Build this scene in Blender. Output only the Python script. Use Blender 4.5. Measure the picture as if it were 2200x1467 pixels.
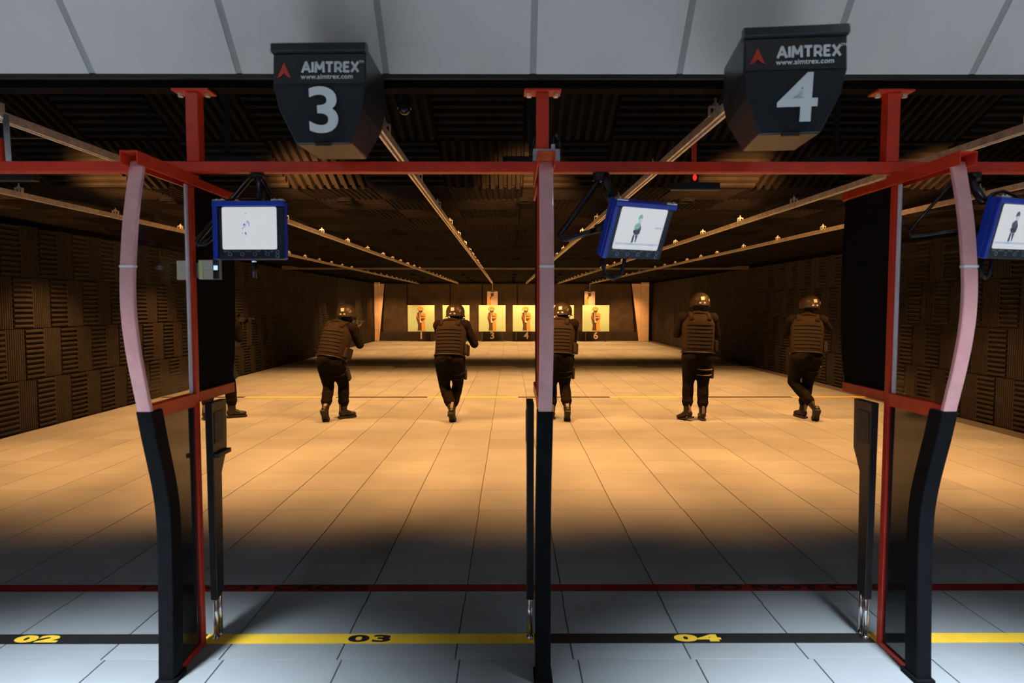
import bpy, bmesh, math, random
from mathutils import Vector, Matrix, Euler, Quaternion
R = math.radians
rnd = random.Random(7)
for o in list(bpy.data.objects):
    bpy.data.objects.remove(o)
scene = bpy.context.scene
COL = scene.collection

# ------------------------------------------------------------------ camera
EYE = 1.6
FPX = 1373.0
PITCH = math.atan((733.5 - 657.0) / FPX)
YAW = math.atan(4.0 / FPX)
cam_d = bpy.data.cameras.new('camera')
cam_d.sensor_width = 36.0
cam_d.lens = FPX / 2200.0 * 36.0
cam_d.clip_start = 0.05
cam_d.clip_end = 200
cam_d.dof.use_dof = True
cam_d.dof.focus_distance = 9.5
cam_d.dof.aperture_fstop = 3.5
cam = bpy.data.objects.new('camera', cam_d)
COL.objects.link(cam)
cam.location = (0, 0, EYE)
cam.rotation_euler = Euler((math.pi / 2 - PITCH, 0, -YAW), 'XYZ')
scene.camera = cam

# ------------------------------------------------------------------ world, exposure
world = bpy.data.worlds.new('world')
scene.world = world
world.use_nodes = True
world.node_tree.nodes['Background'].inputs[0].default_value = (0.02, 0.023, 0.03, 1)
world.node_tree.nodes['Background'].inputs[1].default_value = 0.3
scene.view_settings.view_transform = 'Standard'
scene.view_settings.look = 'None'
scene.view_settings.exposure = 0.0
scene.view_settings.gamma = 1.0
scene.view_settings.use_curve_mapping = False

WARM = (1.0, 0.43, 0.125)
COOL = (0.84, 0.92, 1.0)
E_COOL_SPOT = 1850.0
E_COOL_BACK = 35.0
E_COOL_SPILL = 3.5
E_WARM_FLOOD = 1500.0
E_WARM_DOWN = 400.0
E_WARM_END = 345.0


def add_light(name, kind, loc, aim, energy, color, parent=None, **kw):
    d = bpy.data.lights.new(name, kind)
    d.energy = energy
    d.color = color
    for k, v in kw.items():
        setattr(d, k, v)
    o = bpy.data.objects.new(name, d)
    COL.objects.link(o)
    o.location = loc
    o.rotation_euler = Vector(aim).to_track_quat('-Z', 'Y').to_euler()
    if parent is not None:
        o.parent = parent
        o.location = Vector(loc) - off_of(parent)
    return o


# ------------------------------------------------------------------ helpers
OFF = {}


def off_of(o):
    return OFF.get(o.name, Vector((0, 0, 0)))


def tag(o, label=None, cat=None, group=None, kind=None):
    if label: o['label'] = label
    if cat: o['category'] = cat
    if group: o['group'] = group
    if kind: o['kind'] = kind
    return o


def thing(name, label, cat, loc=(0, 0, 0), group=None):
    o = bpy.data.objects.new(name, None)
    o.empty_display_size = 0.1
    COL.objects.link(o)
    o.location = loc
    OFF[o.name] = Vector(loc)
    tag(o, label, cat, group)
    return o


def at(px, py, Y):
    """point on the photograph's sight line (px, py) at a distance Y down the hall"""
    c, s = math.cos(PITCH), math.sin(PITCH)
    cy, sy = math.cos(YAW), math.sin(YAW)
    fw = Vector((sy * c, cy * c, -s))
    rt = Vector((cy, -sy, 0))
    up = rt.cross(fw)
    r = fw + rt * ((px - 1100) / FPX) + up * ((733.5 - py) / FPX)
    return Vector((0, 0, EYE)) + r * (Y / r.y)


class MB:
    def __init__(self):
        self.v, self.f, self.m, self.cur = [], [], [], 0

    def add(self, vs, fs):
        b = len(self.v)
        self.v += [tuple(x) for x in vs]
        self.f += [tuple(i + b for i in q) for q in fs]
        self.m += [self.cur] * len(fs)
        return self

    def box(self, x0, x1, y0, y1, z0, z1, M=None):
        vs = [Vector((x, y, z)) for x in (x0, x1) for y in (y0, y1) for z in (z0, z1)]
        if M is not None: vs = [M @ p for p in vs]
        return self.add(vs, [(0, 1, 3, 2), (4, 6, 7, 5), (0, 4, 5, 1), (2, 3, 7, 6), (0, 2, 6, 4), (1, 5, 7, 3)])

    def cbox(self, c, s, M=None):
        c = Vector(c)
        T = Matrix.Translation(c)
        if M is not None: T = T @ M.to_4x4()
        return self.box(-s[0] / 2, s[0] / 2, -s[1] / 2, s[1] / 2, -s[2] / 2, s[2] / 2, T)

    def prism(self, poly, plane, a0, a1, M=None):
        n = len(poly)

        def P(u, w, a):
            p = {'yz': (a, u, w), 'xz': (u, a, w), 'xy': (u, w, a)}[plane]
            p = Vector(p)
            return M @ p if M is not None else p
        vs = [P(u, w, a0) for u, w in poly] + [P(u, w, a1) for u, w in poly]
        fs = [tuple(range(n - 1, -1, -1)), tuple(range(n, 2 * n))]
        fs += [(i, (i + 1) % n, n + (i + 1) % n, n + i) for i in range(n)]
        return self.add(vs, fs)

    def tube(self, pts, r, n=8, cap=True):
        pts = [Vector(p) for p in pts]
        k = len(pts)
        rs = list(r) if isinstance(r, (list, tuple)) else [r] * k
        t0 = (pts[1] - pts[0]).normalized()
        ref = Vector((0, 0, 1)) if abs(t0.z) < 0.9 else Vector((1, 0, 0))
        u = t0.cross(ref).normalized()
        vs = []
        for i, p in enumerate(pts):
            t = (pts[min(i + 1, k - 1)] - pts[max(i - 1, 0)]).normalized()
            u = (u - t * u.dot(t)).normalized()
            w = t.cross(u)
            for j in range(n):
                a = 2 * math.pi * j / n
                vs.append(p + (u * math.cos(a) + w * math.sin(a)) * rs[i])
        fs = [(i * n + j, i * n + (j + 1) % n, (i + 1) * n + (j + 1) % n, (i + 1) * n + j) for i in range(k - 1) for j in range(n)]
        if cap:
            fs += [tuple(range(n - 1, -1, -1)), tuple(range((k - 1) * n, k * n))]
        return self.add(vs, fs)

    def capsule(self, a, b, ra, rb, n=12, q=4):
        a, b = Vector(a), Vector(b)
        d = (b - a).normalized()
        pts, rs = [], []
        for i in range(q + 1):
            t = math.pi / 2 * (1 - i / q)
            pts.append(a - d * ra * math.sin(t)); rs.append(max(ra * math.cos(t), ra * 0.05))
        for i in range(q + 1):
            t = math.pi / 2 * i / q
            pts.append(b + d * rb * math.sin(t)); rs.append(max(rb * math.cos(t), rb * 0.05))
        return self.tube(pts, rs, n)

    def ell(self, c, rx, ry, rz, M=None, n=16, k=10, zmin=-1.0):
        c = Vector(c)
        vs, fs = [], []
        for i in range(k + 1):
            th = math.pi * i / k
            for j in range(n):
                a = 2 * math.pi * j / n
                p = Vector((rx * max(math.sin(th), .02) * math.cos(a), ry * max(math.sin(th), .02) * math.sin(a), rz * max(math.cos(th), zmin)))
                if M is not None: p = M @ p
                vs.append(c + p)
        fs = [(i * n + j, (i + 1) * n + j, (i + 1) * n + (j + 1) % n, i * n + (j + 1) % n) for i in range(k) for j in range(n)]
        fs += [tuple(range(n)), tuple(range((k + 1) * n - 1, k * n - 1, -1))]
        return self.add(vs, fs)

    def loft(self, rings, cap=True):
        n = len(rings[0])
        vs = [p for r in rings for p in r]
        fs = [(i * n + j, i * n + (j + 1) % n, (i + 1) * n + (j + 1) % n, (i + 1) * n + j) for i in range(len(rings) - 1) for j in range(n)]
        if cap:
            fs += [tuple(range(n - 1, -1, -1)), tuple(range((len(rings) - 1) * n, len(rings) * n))]
        return self.add(vs, fs)

    def disc(self, c, r, n=20, normal=(0, -1, 0), th=0.002, r_in=0):
        c = Vector(c); nn = Vector(normal).normalized()
        if r_in == 0:
            return self.tube([c, c + nn * th], r, n)
        q = nn.to_track_quat('Z', 'Y').to_matrix()
        vs, fs = [], []
        for rr, h in ((r, 0), (r, th), (r_in, th), (r_in, 0)):
            for j in range(n):
                a = 2 * math.pi * j / n
                vs.append(c + q @ Vector((rr * math.cos(a), rr * math.sin(a), h)))
        for s in range(4):
            for j in range(n):
                fs.append((s * n + j, s * n + (j + 1) % n, ((s + 1) % 4) * n + (j + 1) % n, ((s + 1) % 4) * n + j))
        return self.add(vs, fs)

    def mesh(self, name, mats):
        me = bpy.data.meshes.new(name)
        me.from_pydata(self.v, [], self.f)
        if not isinstance(mats, (list, tuple)): mats = [mats]
        for m in mats: me.materials.append(m)
        if len(mats) > 1: me.polygons.foreach_set('material_index', self.m)
        bm = bmesh.new(); bm.from_mesh(me)
        bmesh.ops.recalc_face_normals(bm, faces=bm.faces)
        bm.to_mesh(me); bm.free()
        me.update()
        return me

    def build(self, name, mats, parent=None, smooth=False, bevel=0, label=None, kind=None, subsurf=0):
        if parent is not None:
            o3 = off_of(parent)
            self.v = [tuple(Vector(p) - o3) for p in self.v]
        me = self.mesh(name, mats)
        o = bpy.data.objects.new(name, me)
        COL.objects.link(o)
        if parent is not None:
            o.parent = parent
            OFF[o.name] = off_of(parent).copy()
        if smooth:
            me.polygons.foreach_set('use_smooth', [True] * len(me.polygons))
        if bevel:
            md = o.modifiers.new('bevel', 'BEVEL'); md.width = bevel; md.segments = 2; md.limit_method = 'ANGLE'; md.angle_limit = R(40)
        if subsurf:
            md = o.modifiers.new('sub', 'SUBSURF'); md.levels = subsurf; md.render_levels = subsurf
        if label: o['label'] = label
        if kind: o['kind'] = kind
        return o


def link_mesh(name, me, loc, parent=None, rot=None, kind=None):
    o = bpy.data.objects.new(name, me)
    COL.objects.link(o)
    if parent is not None:
        o.parent = parent
        o.location = Vector(loc) - off_of(parent)
    else:
        o.location = loc
    OFF[o.name] = Vector(loc)
    if rot is not None: o.rotation_euler = rot
    if kind: o['kind'] = kind
    return o


def text(name, body, size, mats, parent, M, off=0.0, ext=0.001, sx=1.0, shear=0.0, spacing=1.0):
    """flat lettering turned into a mesh, centred on M's origin, reading along M's x axis"""
    cu = bpy.data.curves.new(name, 'FONT')
    cu.body = body; cu.size = size; cu.align_x = 'CENTER'; cu.align_y = 'CENTER'
    cu.offset = off; cu.extrude = ext; cu.shear = shear; cu.space_character = spacing
    cu.resolution_u = 5
    to = bpy.data.objects.new(name, cu)
    COL.objects.link(to)
    dg = bpy.context.evaluated_depsgraph_get()
    dg.update()
    me = bpy.data.meshes.new_from_object(to.evaluated_get(dg))
    bpy.data.objects.remove(to); bpy.data.curves.remove(cu)
    me.name = name
    o3 = off_of(parent) if parent is not None else Vector()
    xs = [v.co.x for v in me.vertices]; ys = [v.co.y for v in me.vertices]
    cx, cy = (min(xs) + max(xs)) / 2, (min(ys) + max(ys)) / 2
    for v in me.vertices:
        v.co = (M @ Vector(((v.co.x - cx) * sx, v.co.y - cy, v.co.z))) - o3
    me.materials.clear(); me.materials.append(mats)
    o = bpy.data.objects.new(name, me)
    COL.objects.link(o)
    if parent is not None:
        o.parent = parent
        OFF[o.name] = o3.copy()
    return o


def frame(origin, xdir, ydir):
    x = Vector(xdir).normalized()
    z = x.cross(Vector(ydir)).normalized()
    y = z.cross(x)
    M = Matrix((x, y, z)).transposed().to_4x4()
    M.translation = Vector(origin)
    return M


# ------------------------------------------------------------------ materials
def mat(name, col, rough=0.6, metal=0.0, noise=None, bump=None, rand=0.0, spec=0.5, coat=0.0, emit=None, trans=0.0, ior=1.45, alpha=1.0, streak=None):
    m = bpy.data.materials.new(name)
    m.use_nodes = True
    nt = m.node_tree
    b = nt.nodes['Principled BSDF']
    b.inputs['Base Color'].default_value = (*col, 1)
    b.inputs['Roughness'].default_value = rough
    b.inputs['Metallic'].default_value = metal
    b.inputs['Specular IOR Level'].default_value = spec
    b.inputs['Coat Weight'].default_value = coat
    b.inputs['Coat Roughness'].default_value = 0.08
    b.inputs['IOR'].default_value = ior
    b.inputs['Transmission Weight'].default_value = trans
    b.inputs['Alpha'].default_value = alpha
    if emit:
        b.inputs['Emission Color'].default_value = (*emit[0], 1)
        b.inputs['Emission Strength'].default_value = emit[1]
    tc = nt.nodes.new('ShaderNodeTexCoord')
    src = None
    if noise:
        nz = nt.nodes.new('ShaderNodeTexNoise')
        nz.inputs['Scale'].default_value = noise[0]
        nz.inputs['Detail'].default_value = 5
        nz.inputs['Roughness'].default_value = 0.6
        nt.links.new(tc.outputs['Object'], nz.inputs['Vector'])
        mp = nt.nodes.new('ShaderNodeMapRange')
        mp.inputs['From Min'].default_value = 0.3; mp.inputs['From Max'].default_value = 0.7
        mp.inputs['To Min'].default_value = 1 - noise[1]; mp.inputs['To Max'].default_value = 1 + noise[1]
        nt.links.new(nz.outputs['Fac'], mp.inputs['Value'])
        src = mp.outputs['Result']
    if rand:
        oi = nt.nodes.new('ShaderNodeObjectInfo')
        mp = nt.nodes.new('ShaderNodeMapRange')
        mp.inputs['To Min'].default_value = 1 - rand; mp.inputs['To Max'].default_value = 1 + rand
        nt.links.new(oi.outputs['Random'], mp.inputs['Value'])
        if src is None:
            src = mp.outputs['Result']
        else:
            mu = nt.nodes.new('ShaderNodeMath'); mu.operation = 'MULTIPLY'
            nt.links.new(src, mu.inputs[0]); nt.links.new(mp.outputs['Result'], mu.inputs[1])
            src = mu.outputs[0]
    if src is not None:
        vm = nt.nodes.new('ShaderNodeVectorMath'); vm.operation = 'SCALE'
        vm.inputs[0].default_value = col
        nt.links.new(src, vm.inputs['Scale'])
        nt.links.new(vm.outputs[0], b.inputs['Base Color'])
    if bump:
        nb = nt.nodes.new('ShaderNodeTexNoise')
        nb.inputs['Scale'].default_value = bump[0]; nb.inputs['Detail'].default_value = 4
        nt.links.new(tc.outputs['Object'], nb.inputs['Vector'])
        bp = nt.nodes.new('ShaderNodeBump')
        bp.inputs['Strength'].default_value = bump[1]; bp.inputs['Distance'].default_value = bump[2] if len(bump) > 2 else 0.01
        nt.links.new(nb.outputs['Fac'], bp.inputs['Height'])
        nt.links.new(bp.outputs['Normal'], b.inputs['Normal'])
    return m


M = {}
M['tile'] = mat('floor_tile', (0.27, 0.30, 0.32), 0.62, noise=(3.0, 0.10), rand=0.10, bump=(90, 0.12, 0.004))
M['joint'] = mat('floor_joint', (0.10, 0.095, 0.09), 0.9)
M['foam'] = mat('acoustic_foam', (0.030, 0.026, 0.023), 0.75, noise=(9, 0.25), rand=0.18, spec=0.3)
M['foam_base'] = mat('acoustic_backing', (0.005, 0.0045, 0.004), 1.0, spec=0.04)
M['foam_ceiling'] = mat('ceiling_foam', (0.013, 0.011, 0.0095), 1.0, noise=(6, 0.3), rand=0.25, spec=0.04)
M['white_panel'] = mat('white_panel', (0.66, 0.62, 0.585), 0.45, noise=(5, 0.03), rand=0.02)
M['grey_strip'] = mat('grey_strip', (0.36, 0.36, 0.34), 0.6)
M['room'] = mat('room_paint', (0.5, 0.5, 0.5), 0.7, noise=(2, 0.04))
M['black_trim'] = mat('black_trim', (0.012, 0.012, 0.013), 0.6)
M['red'] = mat('red_paint', (0.62, 0.036, 0.014), 0.38, noise=(14, 0.16), bump=(60, 0.1, 0.003))
M['bolt'] = mat('zinc', (0.85, 0.78, 0.66), 0.4, metal=0.5, noise=(40, 0.2))
M['rail'] = mat('galvanised_rail', (0.85, 0.76, 0.64), 0.42, metal=0.5, noise=(20, 0.25), bump=(60, 0.15, 0.003))
M['steel'] = mat('steel', (0.55, 0.56, 0.58), 0.3, metal=0.9, noise=(25, 0.15))
M['chrome'] = mat('chrome', (0.8, 0.8, 0.82), 0.15, metal=1.0)
M['sign_black'] = mat('sign_black', (0.014, 0.016, 0.021), 0.33, noise=(8, 0.2), bump=(180, 0.08, 0.002))
M['sign_gloss'] = mat('sign_gloss', (0.008, 0.008, 0.009), 0.06, coat=0.6)
M['sign_white'] = mat('sign_white', (0.72, 0.75, 0.78), 0.5)
M['sign_red'] = mat('sign_red', (0.55, 0.035, 0.02), 0.4)
M['edge'] = mat('mauve_edging', (0.70, 0.35, 0.355), 0.30, noise=(10, 0.12), coat=0.25)
M['edge_pale'] = mat('pale_edging', (0.78, 0.72, 0.76), 0.25, noise=(10, 0.08))
M['clear'] = mat('clear_acrylic', (0.93, 0.90, 0.90), 0.02, trans=1.0, ior=1.12)
M['gloss_black'] = mat('gloss_black_sheet', (0.008, 0.009, 0.010), 0.07, noise=(6, 0.3), coat=0.4)
M['rubber'] = mat('black_rubber', (0.004, 0.0045, 0.006), 0.7, noise=(16, 0.3), bump=(120, 0.1, 0.002), spec=0.12)
M['matte_black'] = mat('matte_black_sheet', (0.004, 0.004, 0.004), 0.9, spec=0.1)
M['brown_inset'] = mat('brown_inset', (0.06, 0.045, 0.03), 0.6, noise=(8, 0.2))
M['black_paint'] = mat('black_paint', (0.010, 0.011, 0.013), 0.42, noise=(10, 0.2))
M['blue'] = mat('blue_case', (0.010, 0.045, 0.42), 0.32, noise=(8, 0.08))
M['bezel'] = mat('monitor_bezel', (0.012, 0.016, 0.024), 0.4)
M['tube_black'] = mat('black_tube', (0.008, 0.009, 0.012), 0.25)
M['button'] = mat('button_ring', (0.16, 0.22, 0.32), 0.3, metal=0.4)
M['legend'] = mat('grey_legend', (0.22, 0.24, 0.28), 0.5)
M['cream'] = mat('cream_plastic', (0.50, 0.50, 0.40), 0.5, noise=(30, 0.06))
M['grey_plastic'] = mat('grey_plastic', (0.30, 0.31, 0.27), 0.5, noise=(30, 0.06))
M['lemon'] = mat('lemon_label', (0.72, 0.68, 0.30), 0.5)
M['yellow'] = mat('yellow_tape', (0.92, 0.60, 0.05), 0.5, noise=(12, 0.06))
M['black_tape'] = mat('black_tape', (0.012, 0.012, 0.012), 0.55, noise=(12, 0.2))
M['red_tape'] = mat('red_tape', (0.22, 0.010, 0.008), 0.5, noise=(6, 0.12))
M['tape_text'] = mat('dark_red_print', (0.03, 0.006, 0.006), 0.6)
M['yellow_text'] = mat('yellow_print', (0.92, 0.60, 0.05), 0.5)
M['grey_box'] = mat('grey_junction', (0.30, 0.31, 0.32), 0.5, noise=(20, 0.1))
M['white_plug'] = mat('white_plug', (0.75, 0.75, 0.73), 0.4)
M['rubber_sheet'] = mat('brown_rubber_sheet', (0.062, 0.047, 0.033), 0.85, noise=(3, 0.25), bump=(20, 0.2, 0.02))
M['trap_band'] = mat('black_trap_band', (0.035, 0.028, 0.022), 0.8, noise=(3, 0.3))
M['concrete'] = mat('bare_side_plate', (0.70, 0.55, 0.42), 0.75, noise=(2, 0.12))
M['target_paper'] = mat('green_target_paper', (0.52, 0.80, 0.58), 0.7, noise=(3, 0.03))
M['paper_edge'] = mat('cream_paper', (0.80, 0.76, 0.62), 0.7)
M['print_orange'] = mat('print_orange', (0.80, 0.40, 0.10), 0.7)
M['print_rust'] = mat('print_rust', (0.62, 0.14, 0.05), 0.7)
M['print_brown'] = mat('print_brown', (0.10, 0.055, 0.035), 0.7)
M['pink_paper'] = mat('pink_paper', (0.80, 0.68, 0.62), 0.7)
M['number_white'] = mat('number_white', (0.82, 0.76, 0.62), 0.6)
M['screen'] = mat('screen_light', (0.02, 0.02, 0.02), 0.3, emit=((0.93, 0.95, 1.0), 0.62))
M['scr_dark'] = mat('screen_dark', (0.01, 0.01, 0.02), 0.3, emit=((0.05, 0.06, 0.10), 0.6))
M['scr_navy'] = mat('screen_navy', (0.01, 0.01, 0.04), 0.3, emit=((0.02, 0.03, 0.25), 0.7))
M['scr_blue'] = mat('screen_blue', (0.02, 0.02, 0.06), 0.3, emit=((0.25, 0.40, 0.75), 0.75))
M['scr_pale'] = mat('screen_pale', (0.02, 0.02, 0.04), 0.3, emit=((0.60, 0.72, 0.90), 0.62))
M['scr_green'] = mat('screen_green', (0.02, 0.04, 0.03), 0.3, emit=((0.30, 0.62, 0.52), 0.55))
M['led_blue'] = mat('lit_display', (0.1, 0.2, 0.25), 0.3, emit=((0.55, 0.85, 1.0), 1.0))
M['led_red'] = mat('red_indicator', (0.2, 0.0, 0.0), 0.3, emit=((1.0, 0.02, 0.01), 1.6))
M['lamp_warm'] = mat('warm_lamp_face', (0.5, 0.4, 0.3), 0.4, emit=((1.0, 0.55, 0.2), 1.2))
M['lamp_cool'] = mat('cool_lamp_face', (0.5, 0.5, 0.5), 0.4, emit=((0.85, 0.93, 1.0), 6.0))
M['pants'] = mat('black_trousers', (0.0085, 0.0062, 0.0045), 0.9, noise=(14, 0.35), bump=(22, 0.7, 0.02), spec=0.10)
M['shirt'] = mat('dark_shirt', (0.0105, 0.0078, 0.0058), 0.9, noise=(16, 0.3), bump=(26, 0.6, 0.02), spec=0.10)
M['vest'] = mat('armour_vest', (0.024, 0.0165, 0.0105), 0.85, noise=(18, 0.25), bump=(40, 0.4, 0.01), spec=0.12)
M['webbing'] = mat('webbing', (0.017, 0.012, 0.008), 0.75, noise=(40, 0.3), spec=0.2)
M['helmet'] = mat('helmet_shell', (0.050, 0.036, 0.025), 0.45, noise=(12, 0.12), bump=(60, 0.1, 0.003))
M['helmet_dark'] = mat('helmet_rim', (0.008, 0.007, 0.006), 0.5)
M['balaclava'] = mat('balaclava', (0.008, 0.007, 0.006), 0.9, bump=(80, 0.4, 0.005))
M['skin'] = mat('skin', (0.42, 0.24, 0.17), 0.55)
M['glove'] = mat('glove', (0.010, 0.009, 0.008), 0.7, bump=(60, 0.4, 0.005))
M['boot'] = mat('boot_leather', (0.016, 0.013, 0.011), 0.42, noise=(20, 0.3), bump=(40, 0.4, 0.006))
M['sole'] = mat('boot_sole', (0.022, 0.019, 0.016), 0.7, noise=(30, 0.3))
M['gun'] = mat('gunmetal', (0.015, 0.014, 0.014), 0.35, metal=0.5)
M['patch'] = mat('reflective_patch', (0.85, 0.80, 0.70), 0.4, emit=None)
M['strap'] = mat('pale_strap', (0.20, 0.16, 0.12), 0.6)


def tile_variation(m, col, px, py, x0, y0, amt, amt2):
    """per-tile shade (cell noise) and soft blotches, in world metres"""
    nt = m.node_tree
    b = nt.nodes['Principled BSDF']
    for l in list(b.inputs['Base Color'].links): nt.links.remove(l)
    g = nt.nodes.new('ShaderNodeNewGeometry')
    ad = nt.nodes.new('ShaderNodeVectorMath'); ad.operation = 'SUBTRACT'; ad.inputs[1].default_value = (x0, y0, 0)
    dv = nt.nodes.new('ShaderNodeVectorMath'); dv.operation = 'DIVIDE'; dv.inputs[1].default_value = (px, py, 1000)
    fl = nt.nodes.new('ShaderNodeVectorMath'); fl.operation = 'FLOOR'
    wn = nt.nodes.new('ShaderNodeTexWhiteNoise'); wn.noise_dimensions = '3D'
    nt.links.new(g.outputs['Position'], ad.inputs[0]); nt.links.new(ad.outputs[0], dv.inputs[0])
    nt.links.new(dv.outputs[0], fl.inputs[0]); nt.links.new(fl.outputs[0], wn.inputs['Vector'])
    cr = nt.nodes.new('ShaderNodeMix'); cr.data_type = 'RGBA'
    cr.inputs['A'].default_value = (col[0] * (1 - amt), col[1] * (1 - amt * .9), col[2] * (1 - amt * .9), 1)
    cr.inputs['B'].default_value = (col[0] * (1 + amt * .8), col[1] * (1 + amt), col[2] * (1 + amt * 1.1), 1)
    nt.links.new(wn.outputs['Value'], cr.inputs['Factor'])
    nz = nt.nodes.new('ShaderNodeTexNoise'); nz.inputs['Scale'].default_value = 1.6; nz.inputs['Detail'].default_value = 6
    nt.links.new(g.outputs['Position'], nz.inputs['Vector'])
    mp = nt.nodes.new('ShaderNodeMapRange'); mp.inputs['From Min'].default_value = 0.3; mp.inputs['From Max'].default_value = 0.7
    mp.inputs['To Min'].default_value = 1 - amt2; mp.inputs['To Max'].default_value = 1 + amt2
    nt.links.new(nz.outputs['Fac'], mp.inputs['Value'])
    vm = nt.nodes.new('ShaderNodeVectorMath'); vm.operation = 'SCALE'
    nt.links.new(cr.outputs['Result'], vm.inputs[0]); nt.links.new(mp.outputs['Result'], vm.inputs['Scale'])
    nt.links.new(vm.outputs[0], b.inputs['Base Color'])


XL, XR = -6.2, 6.5
YEND = 30.0
YROOM = -3.0
TX0, TW = -0.246, 0.535
TY0, TD = 2.815, 0.534
tile_variation(M['tile'], (0.27, 0.30, 0.32), TW, TD, TX0, TY0, 0.085, 0.10)

# ------------------------------------------------------------------ floor
fl = MB().box(XL - .15, XR + .15, YROOM - .15, YEND + .15, -0.2, -0.006).build('floor', M['joint'])
tag(fl, 'pale square rubber floor tiles running the length of the hall', 'floor', kind='structure')
GX, GY = 0.0065, 0.0025


def tile_mb(w, d):
    t = 0.0012
    b = MB()
    x, y = w / 2 - GX / 2, d / 2 - GY / 2
    vs = [(-x, -y, -0.006), (x, -y, -0.006), (x, y, -0.006), (-x, y, -0.006), (-x, -y, -t), (x, -y, -t), (x, y, -t), (-x, y, -t),
          (-x + t, -y + t, 0), (x - t, -y + t, 0), (x - t, y - t, 0), (-x + t, y - t, 0)]
    fs = [(0, 1, 5, 4), (1, 2, 6, 5), (2, 3, 7, 6), (3, 0, 4, 7), (4, 5, 9, 8), (5, 6, 10, 9), (6, 7, 11, 10), (7, 4, 8, 11), (8, 9, 10, 11)]
    return b.add(vs, fs)


tm = tile_mb(TW, TD).mesh('floor_tile', M['tile'])
cells = []
for j in range(-11, 51):
    yc = TY0 + (j + .5) * TD
    if yc + TD / 2 > YEND or yc - TD / 2 < YROOM: continue
    ox = {-1: 0.018, 0: -0.004, 1: 0.0}.get(j, rnd.uniform(-.006, .006) if j < 0 else rnd.uniform(-.003, .003))
    for i in range(-11, 13):
        xc = TX0 + (i + .5) * TW + ox
        if xc - TW / 2 < XL or xc + TW / 2 > XR: continue
        y1 = yc + TD / 2
        vis = y1 > 2.35 and abs(xc) - TW / 2 < y1 * 0.82
        cells.append((0 if vis else 1, yc, xc))
cells.sort()
near = cells[:300]
rest = cells[300:]
for _, yc, xc in near:
    link_mesh('floor_tile', tm, (xc, yc, 0), fl)
sb = MB()
base = tile_mb(TW, TD)
for _, yc, xc in rest:
    sb.add([(a + xc, b_ + yc, c) for a, b_, c in base.v], base.f)
sb.build('floor_tiling', M['tile'], fl, kind='stuff')

# ------------------------------------------------------------------ ribbed acoustic panels
def rib_panel(w, h, nrib, depth, axis, fill=0.55, taper=0.65, basez=0.012):
    """panel in the local yz plane facing +x: ribs run along y (axis 'h') or z (axis 'v')"""
    b = MB()
    b.box(0, basez, -w / 2, w / 2, -h / 2, h / 2)
    L, S = (w, h) if axis == 'h' else (h, w)
    p = S / nrib
    for k in range(nrib):
        c = -S / 2 + (k + .5) * p
        a0, a1 = p * fill / 2, p * fill / 2 * taper
        e = 0.002
        prof = [(basez, c - a0), (basez + depth, c - a1), (basez + depth, c + a1), (basez, c + a0)]
        vs = []
        for s in (-L / 2 + e, L / 2 - e):
            for x, q in prof:
                vs.append((x, s, q) if axis == 'h' else (x, q, s))
        b.add(vs, [(0, 1, 5, 4), (1, 2, 6, 5), (2, 3, 7, 6), (0, 3, 2, 1), (4, 5, 6, 7)])
    return b


PW, PH = 0.325, 0.655
ph_b = rib_panel(PW - .005, PH - .006, 10, 0.030, 'h')
pv_b = rib_panel(PW - .005, PH - .006, 9, 0.006, 'v', fill=0.7, taper=0.85, basez=0.020)
ph_m, pv_m = ph_b.mesh('ribbed_panel', M['foam']), pv_b.mesh('ribbed_panel_upright', M['foam'])


def acoustic_wall(name, X, sgn, y0s, label):
    w = MB().box(min(X, X - sgn * .2), max(X, X - sgn * .2), 2.83, YEND, 0, 3.85).build(name, M['foam_base'])
    tag(w, label, 'wall', kind='structure')
    st = MB()
    rot = None if sgn > 0 else (0, 0, math.pi)
    for r in range(4):
        s0 = (y0s - 0.173 * r)
        k0 = math.floor((4.6 - s0) / PW)
        k = k0
        while True:
            yc = s0 + (k + .5) * PW
            if yc + PW / 2 > YEND - .02: break
            hor = (k % 2 == 0)
            zc = (r + .5) * PH
            if zc + PH / 2 > 2.9: break
            if yc < 17.3:
                link_mesh('acoustic_panel', ph_m if hor else pv_m, (X, yc, zc), w, rot)
            else:
                src = ph_b if hor else pv_b
                if yc > 23: src = MB().box(0, .03 if hor else .022, -PW / 2 + .003, PW / 2 - .003, -PH / 2 + .003, PH / 2 - .003)
                st.add([(X + sgn * a, yc + sgn * b_, zc + c) for a, b_, c in src.v], src.f)
            k += 1
    st.build('acoustic_panelling', M['foam'], w, kind='stuff')
    return w


wl = acoustic_wall('wall_left', XL, 1, 8.31, 'dark brown ribbed acoustic panels on the left side wall')
wr = acoustic_wall('wall_right', XR, -1, 8.46, 'dark brown ribbed acoustic panels on the right side wall')

# range ceilings
CW = 0.645
CX0 = -1.185
CY = 5.47
BA = R(23)
bo_ = Vector((0, 5.43, 2.620))                          # lower far edge of the sloping baffle
bu = Vector((0, -math.cos(BA), math.sin(BA)))           # up the slope, towards the booths
bn = Vector((0, -math.sin(BA), -math.cos(BA)))          # facing down and towards the booths
BL = 4 * CW
top_ = bo_ + bu * BL
cn = MB().prism([(bo_.y, bo_.z), (top_.y, top_.z), (2.86, top_.z), (2.86, top_.z + .2), (5.45, top_.z + .2), (5.45, bo_.z)], 'yz', XL, XR).build('ceiling', M['foam_base'])
tag(cn, 'dark ribbed acoustic baffle sloping down behind the firing booths', 'ceiling', kind='structure')
MB().box(XL, XR, 2.853, 2.873, 2.62, top_.z).build('soffit_back', M['foam_base'], cn)
ceil_h = rib_panel(CW - .008, CW - .008, 8, 0.040, 'h', fill=0.6)
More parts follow.
